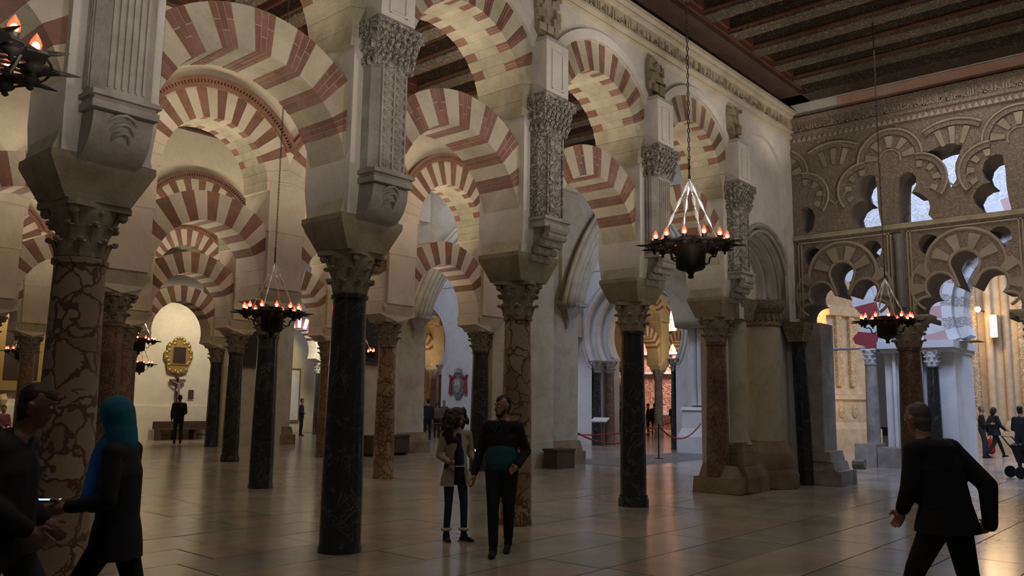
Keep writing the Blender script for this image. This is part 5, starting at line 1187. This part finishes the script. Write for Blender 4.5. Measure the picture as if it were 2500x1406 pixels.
# distant visitors
far_p = [
    ('visitor in dark clothes with a rucksack gazing up at the crucifix', (432, 1083), BACK+.4, 1.66, pose(head=(-.02, 0, 1.62), wrr=(.25, -.16, 1.05), hdr=(1, 0, 0)), dict(trousers=K_BLK, jacket=K_BLK, bulk=1.15), 1, None),
    ('dark figure standing by the yellow-lit wall with a bag', (733, 1064), CAMR, 1.6, pose(wrr=(.2, -.15, 1.05)), dict(trousers=K_BLK, jacket=K_NAVY), 2, None),
    ('visitor in a pale jacket with a shoulder strap, back turned, below the far portal', (1024, 1072), BACK, 1.50, pose(), dict(trousers=K_BLK, jacket=K_WHT, hair='bob'), 2, None),
    ('tall visitor in black next to the one in the pale jacket', (1043, 1075), BACK+.2, 1.66, pose(wrl=(.2, .15, 1.2)), dict(trousers=K_BLK, jacket=K_BLK), 2, None),
    ('visitor in a brown coat and light scarf facing the camera, left of the curly hair', (1066, 1070), FRONT, 1.50, pose(), dict(trousers=K_BLK, jacket=K_BRN, hair='bob', hairm=K_HAIRN), 2, None),
    ('balding visitor partly hidden behind the curly hair', (1082, 1068), FRONT+.4, 1.60, pose(), dict(trousers=K_DRK, jacket=K_BRN, hairm=K_HAIRG), 2, None),
    ('visitor in a dark top and jeans left of the near-black column, seen from the side', (1518, 1083), CAMR+.3, 1.64, pose(**WALK), dict(trousers=K_JEAN, jacket=K_BLK), 2, None),
    ('dark visitor right of the near-black column, left one of two', (1583, 1062), CAML, 1.58, pose(), dict(trousers=K_BLK, jacket=K_BLK), 2, None),
    ('dark visitor right of the near-black column, right one of two', (1598, 1062), BACK, 1.6, pose(), dict(trousers=K_BLK, jacket=K_BLK, bulk=1.2, hem=.2), 2, None),
    ('visitor with crossed hands, left of the group of three beyond the rope', (1645, 1063), FRONT, 1.6, pose(wrl=(.2, .08, 1.05), wrr=(.2, -.08, 1.05)), dict(trousers=K_BLK, jacket=K_BLK, hair='bob'), 2, None),
    ('tallest visitor of the group of three beyond the rope', (1658, 1064), BACK, 1.72, pose(), dict(trousers=K_BLK, jacket=K_BLK, bulk=1.15), 2, None),
    ('visitor at the right of the group of three beyond the rope', (1670, 1064), BACK+.3, 1.58, pose(), dict(trousers=K_DRK, jacket=K_BLK), 2, None),
    ('visitor in jeans and a black jacket leaning by the honey-coloured wall', (2402, 1118), CAMR-.3, 1.66, pose(wrr=(.25, -.1, 1.15), anl=(.12, .1, .09), knl=(.12, .1, .5)), dict(trousers=K_JEAN, jacket=K_BLK, hairm=K_HAIRG, bulk=.9), 1, None),
    ('visitor in a black puffed coat striding beside the honey-coloured wall', (2432, 1118), CAMR, 1.62, pose(**WALK), dict(trousers=K_BLK, jacket=K_BLK, hair='bob', bulk=1.15, hem=.15), 1, None),
    ('dark figure cut off by the right edge, pushing a pram', (2500, 1150), CAMR+.5, 1.66, pose(wrr=(.3, -.1, 1.0), wrl=(.3, .1, 1.0)), dict(trousers=K_BLK, jacket=K_BLK), 1, None)]
for lb, px, face, H, J, look, det, g in far_p: person(lb, at(*px), face, H, J, det, look, g)
# seated visitors at the far left, on a bench below the gilt frame
SIT = dict(pelvis=(0, 0, .50), chest=(.02, 0, .82), neck=(.04, 0, 1.02), head=(.07, 0, 1.17), shl=(.03, .175, .95), shr=(.03, -.175, .95), ell=(.06, .23, .70), elr=(.06, -.23, .70), wrl=(.28, .14, .62), wrr=(.28, -.14, .62), hipl=(.02, .09, .48), hipr=(.02, -.09, .48), knl=(.44, .10, .50), knr=(.44, -.10, .50), anl=(.46, .10, .09), anr=(.46, -.10, .09))
person('seated visitor in a plum coat on the far left bench', (9.45, 30.0), -pi/2+.2, 1.68, pose(**SIT), 2, dict(trousers=K_BLK, jacket=K_PUR))
person('seated visitor in pale trousers and dark jacket, right one on the far left bench', (10.35, 30.0), -pi/2-.5, 1.68, pose(**SIT), 2, dict(trousers=K_BEI, jacket=K_BRN))
q = empty('bench', (10.0, 30.15, 0), 0, 'plain wooden bench under the large gilt-framed canvas', 'bench')
MB().box((-1.4, -.2, .38), (1.2, .22, .43)).obj('seat', M_WOOD, q)
for x in (-1.3, 1.1): MB().box((x-.04, -.18, 0), (x+.04, .2, .38)).obj('leg', M_WOOD, q)
# pram at the right edge
x, y = at(2512, 1168)
q = empty('pram', (x, y, 0), CAML, 'black pram wheels and seat at the right edge of the photo', 'pram')
for sx in (-.25, .3):
    for sy in (-.2, .2): MB().lathe([(.04, -.02), (.13, -.025), (.14, 0), (.13, .025), (.04, .02)], 14, mat=Matrix.Translation((sx, sy, .14)) @ Matrix.Rotation(pi/2, 4, 'X')).obj('wheel', K_BLK, q)
MB().tube([(-.3, -.2, .14), (.1, -.2, .5), (.45, -.2, .95), (.45, .2, .95), (.1, .2, .5), (-.3, .2, .14)], .014, 6).obj('frame', M_IRON, q); MB().prism([(-.25, .42), (.15, .35), (.28, .75), (.18, .80), (.05, .48), (-.25, .50)], -.18, .18).obj('seat', K_BLK, q)
# red bag by the honey wall
x, y = at(2420, 1108); q = empty('backpack', (x, y, .0), 0, 'small red bag hanging low between the two visitors by the honey-coloured wall', 'bag')
blob('bag_body', [((0, 0, .13), .15, (0, 0, .42), .13, (1, .7))], K_RED, q, .03, 3); MB().tube([(0, 0, .5), (.05, 0, .6), (0, 0, .62)], .015, 5).obj('strap', K_BLK, q)
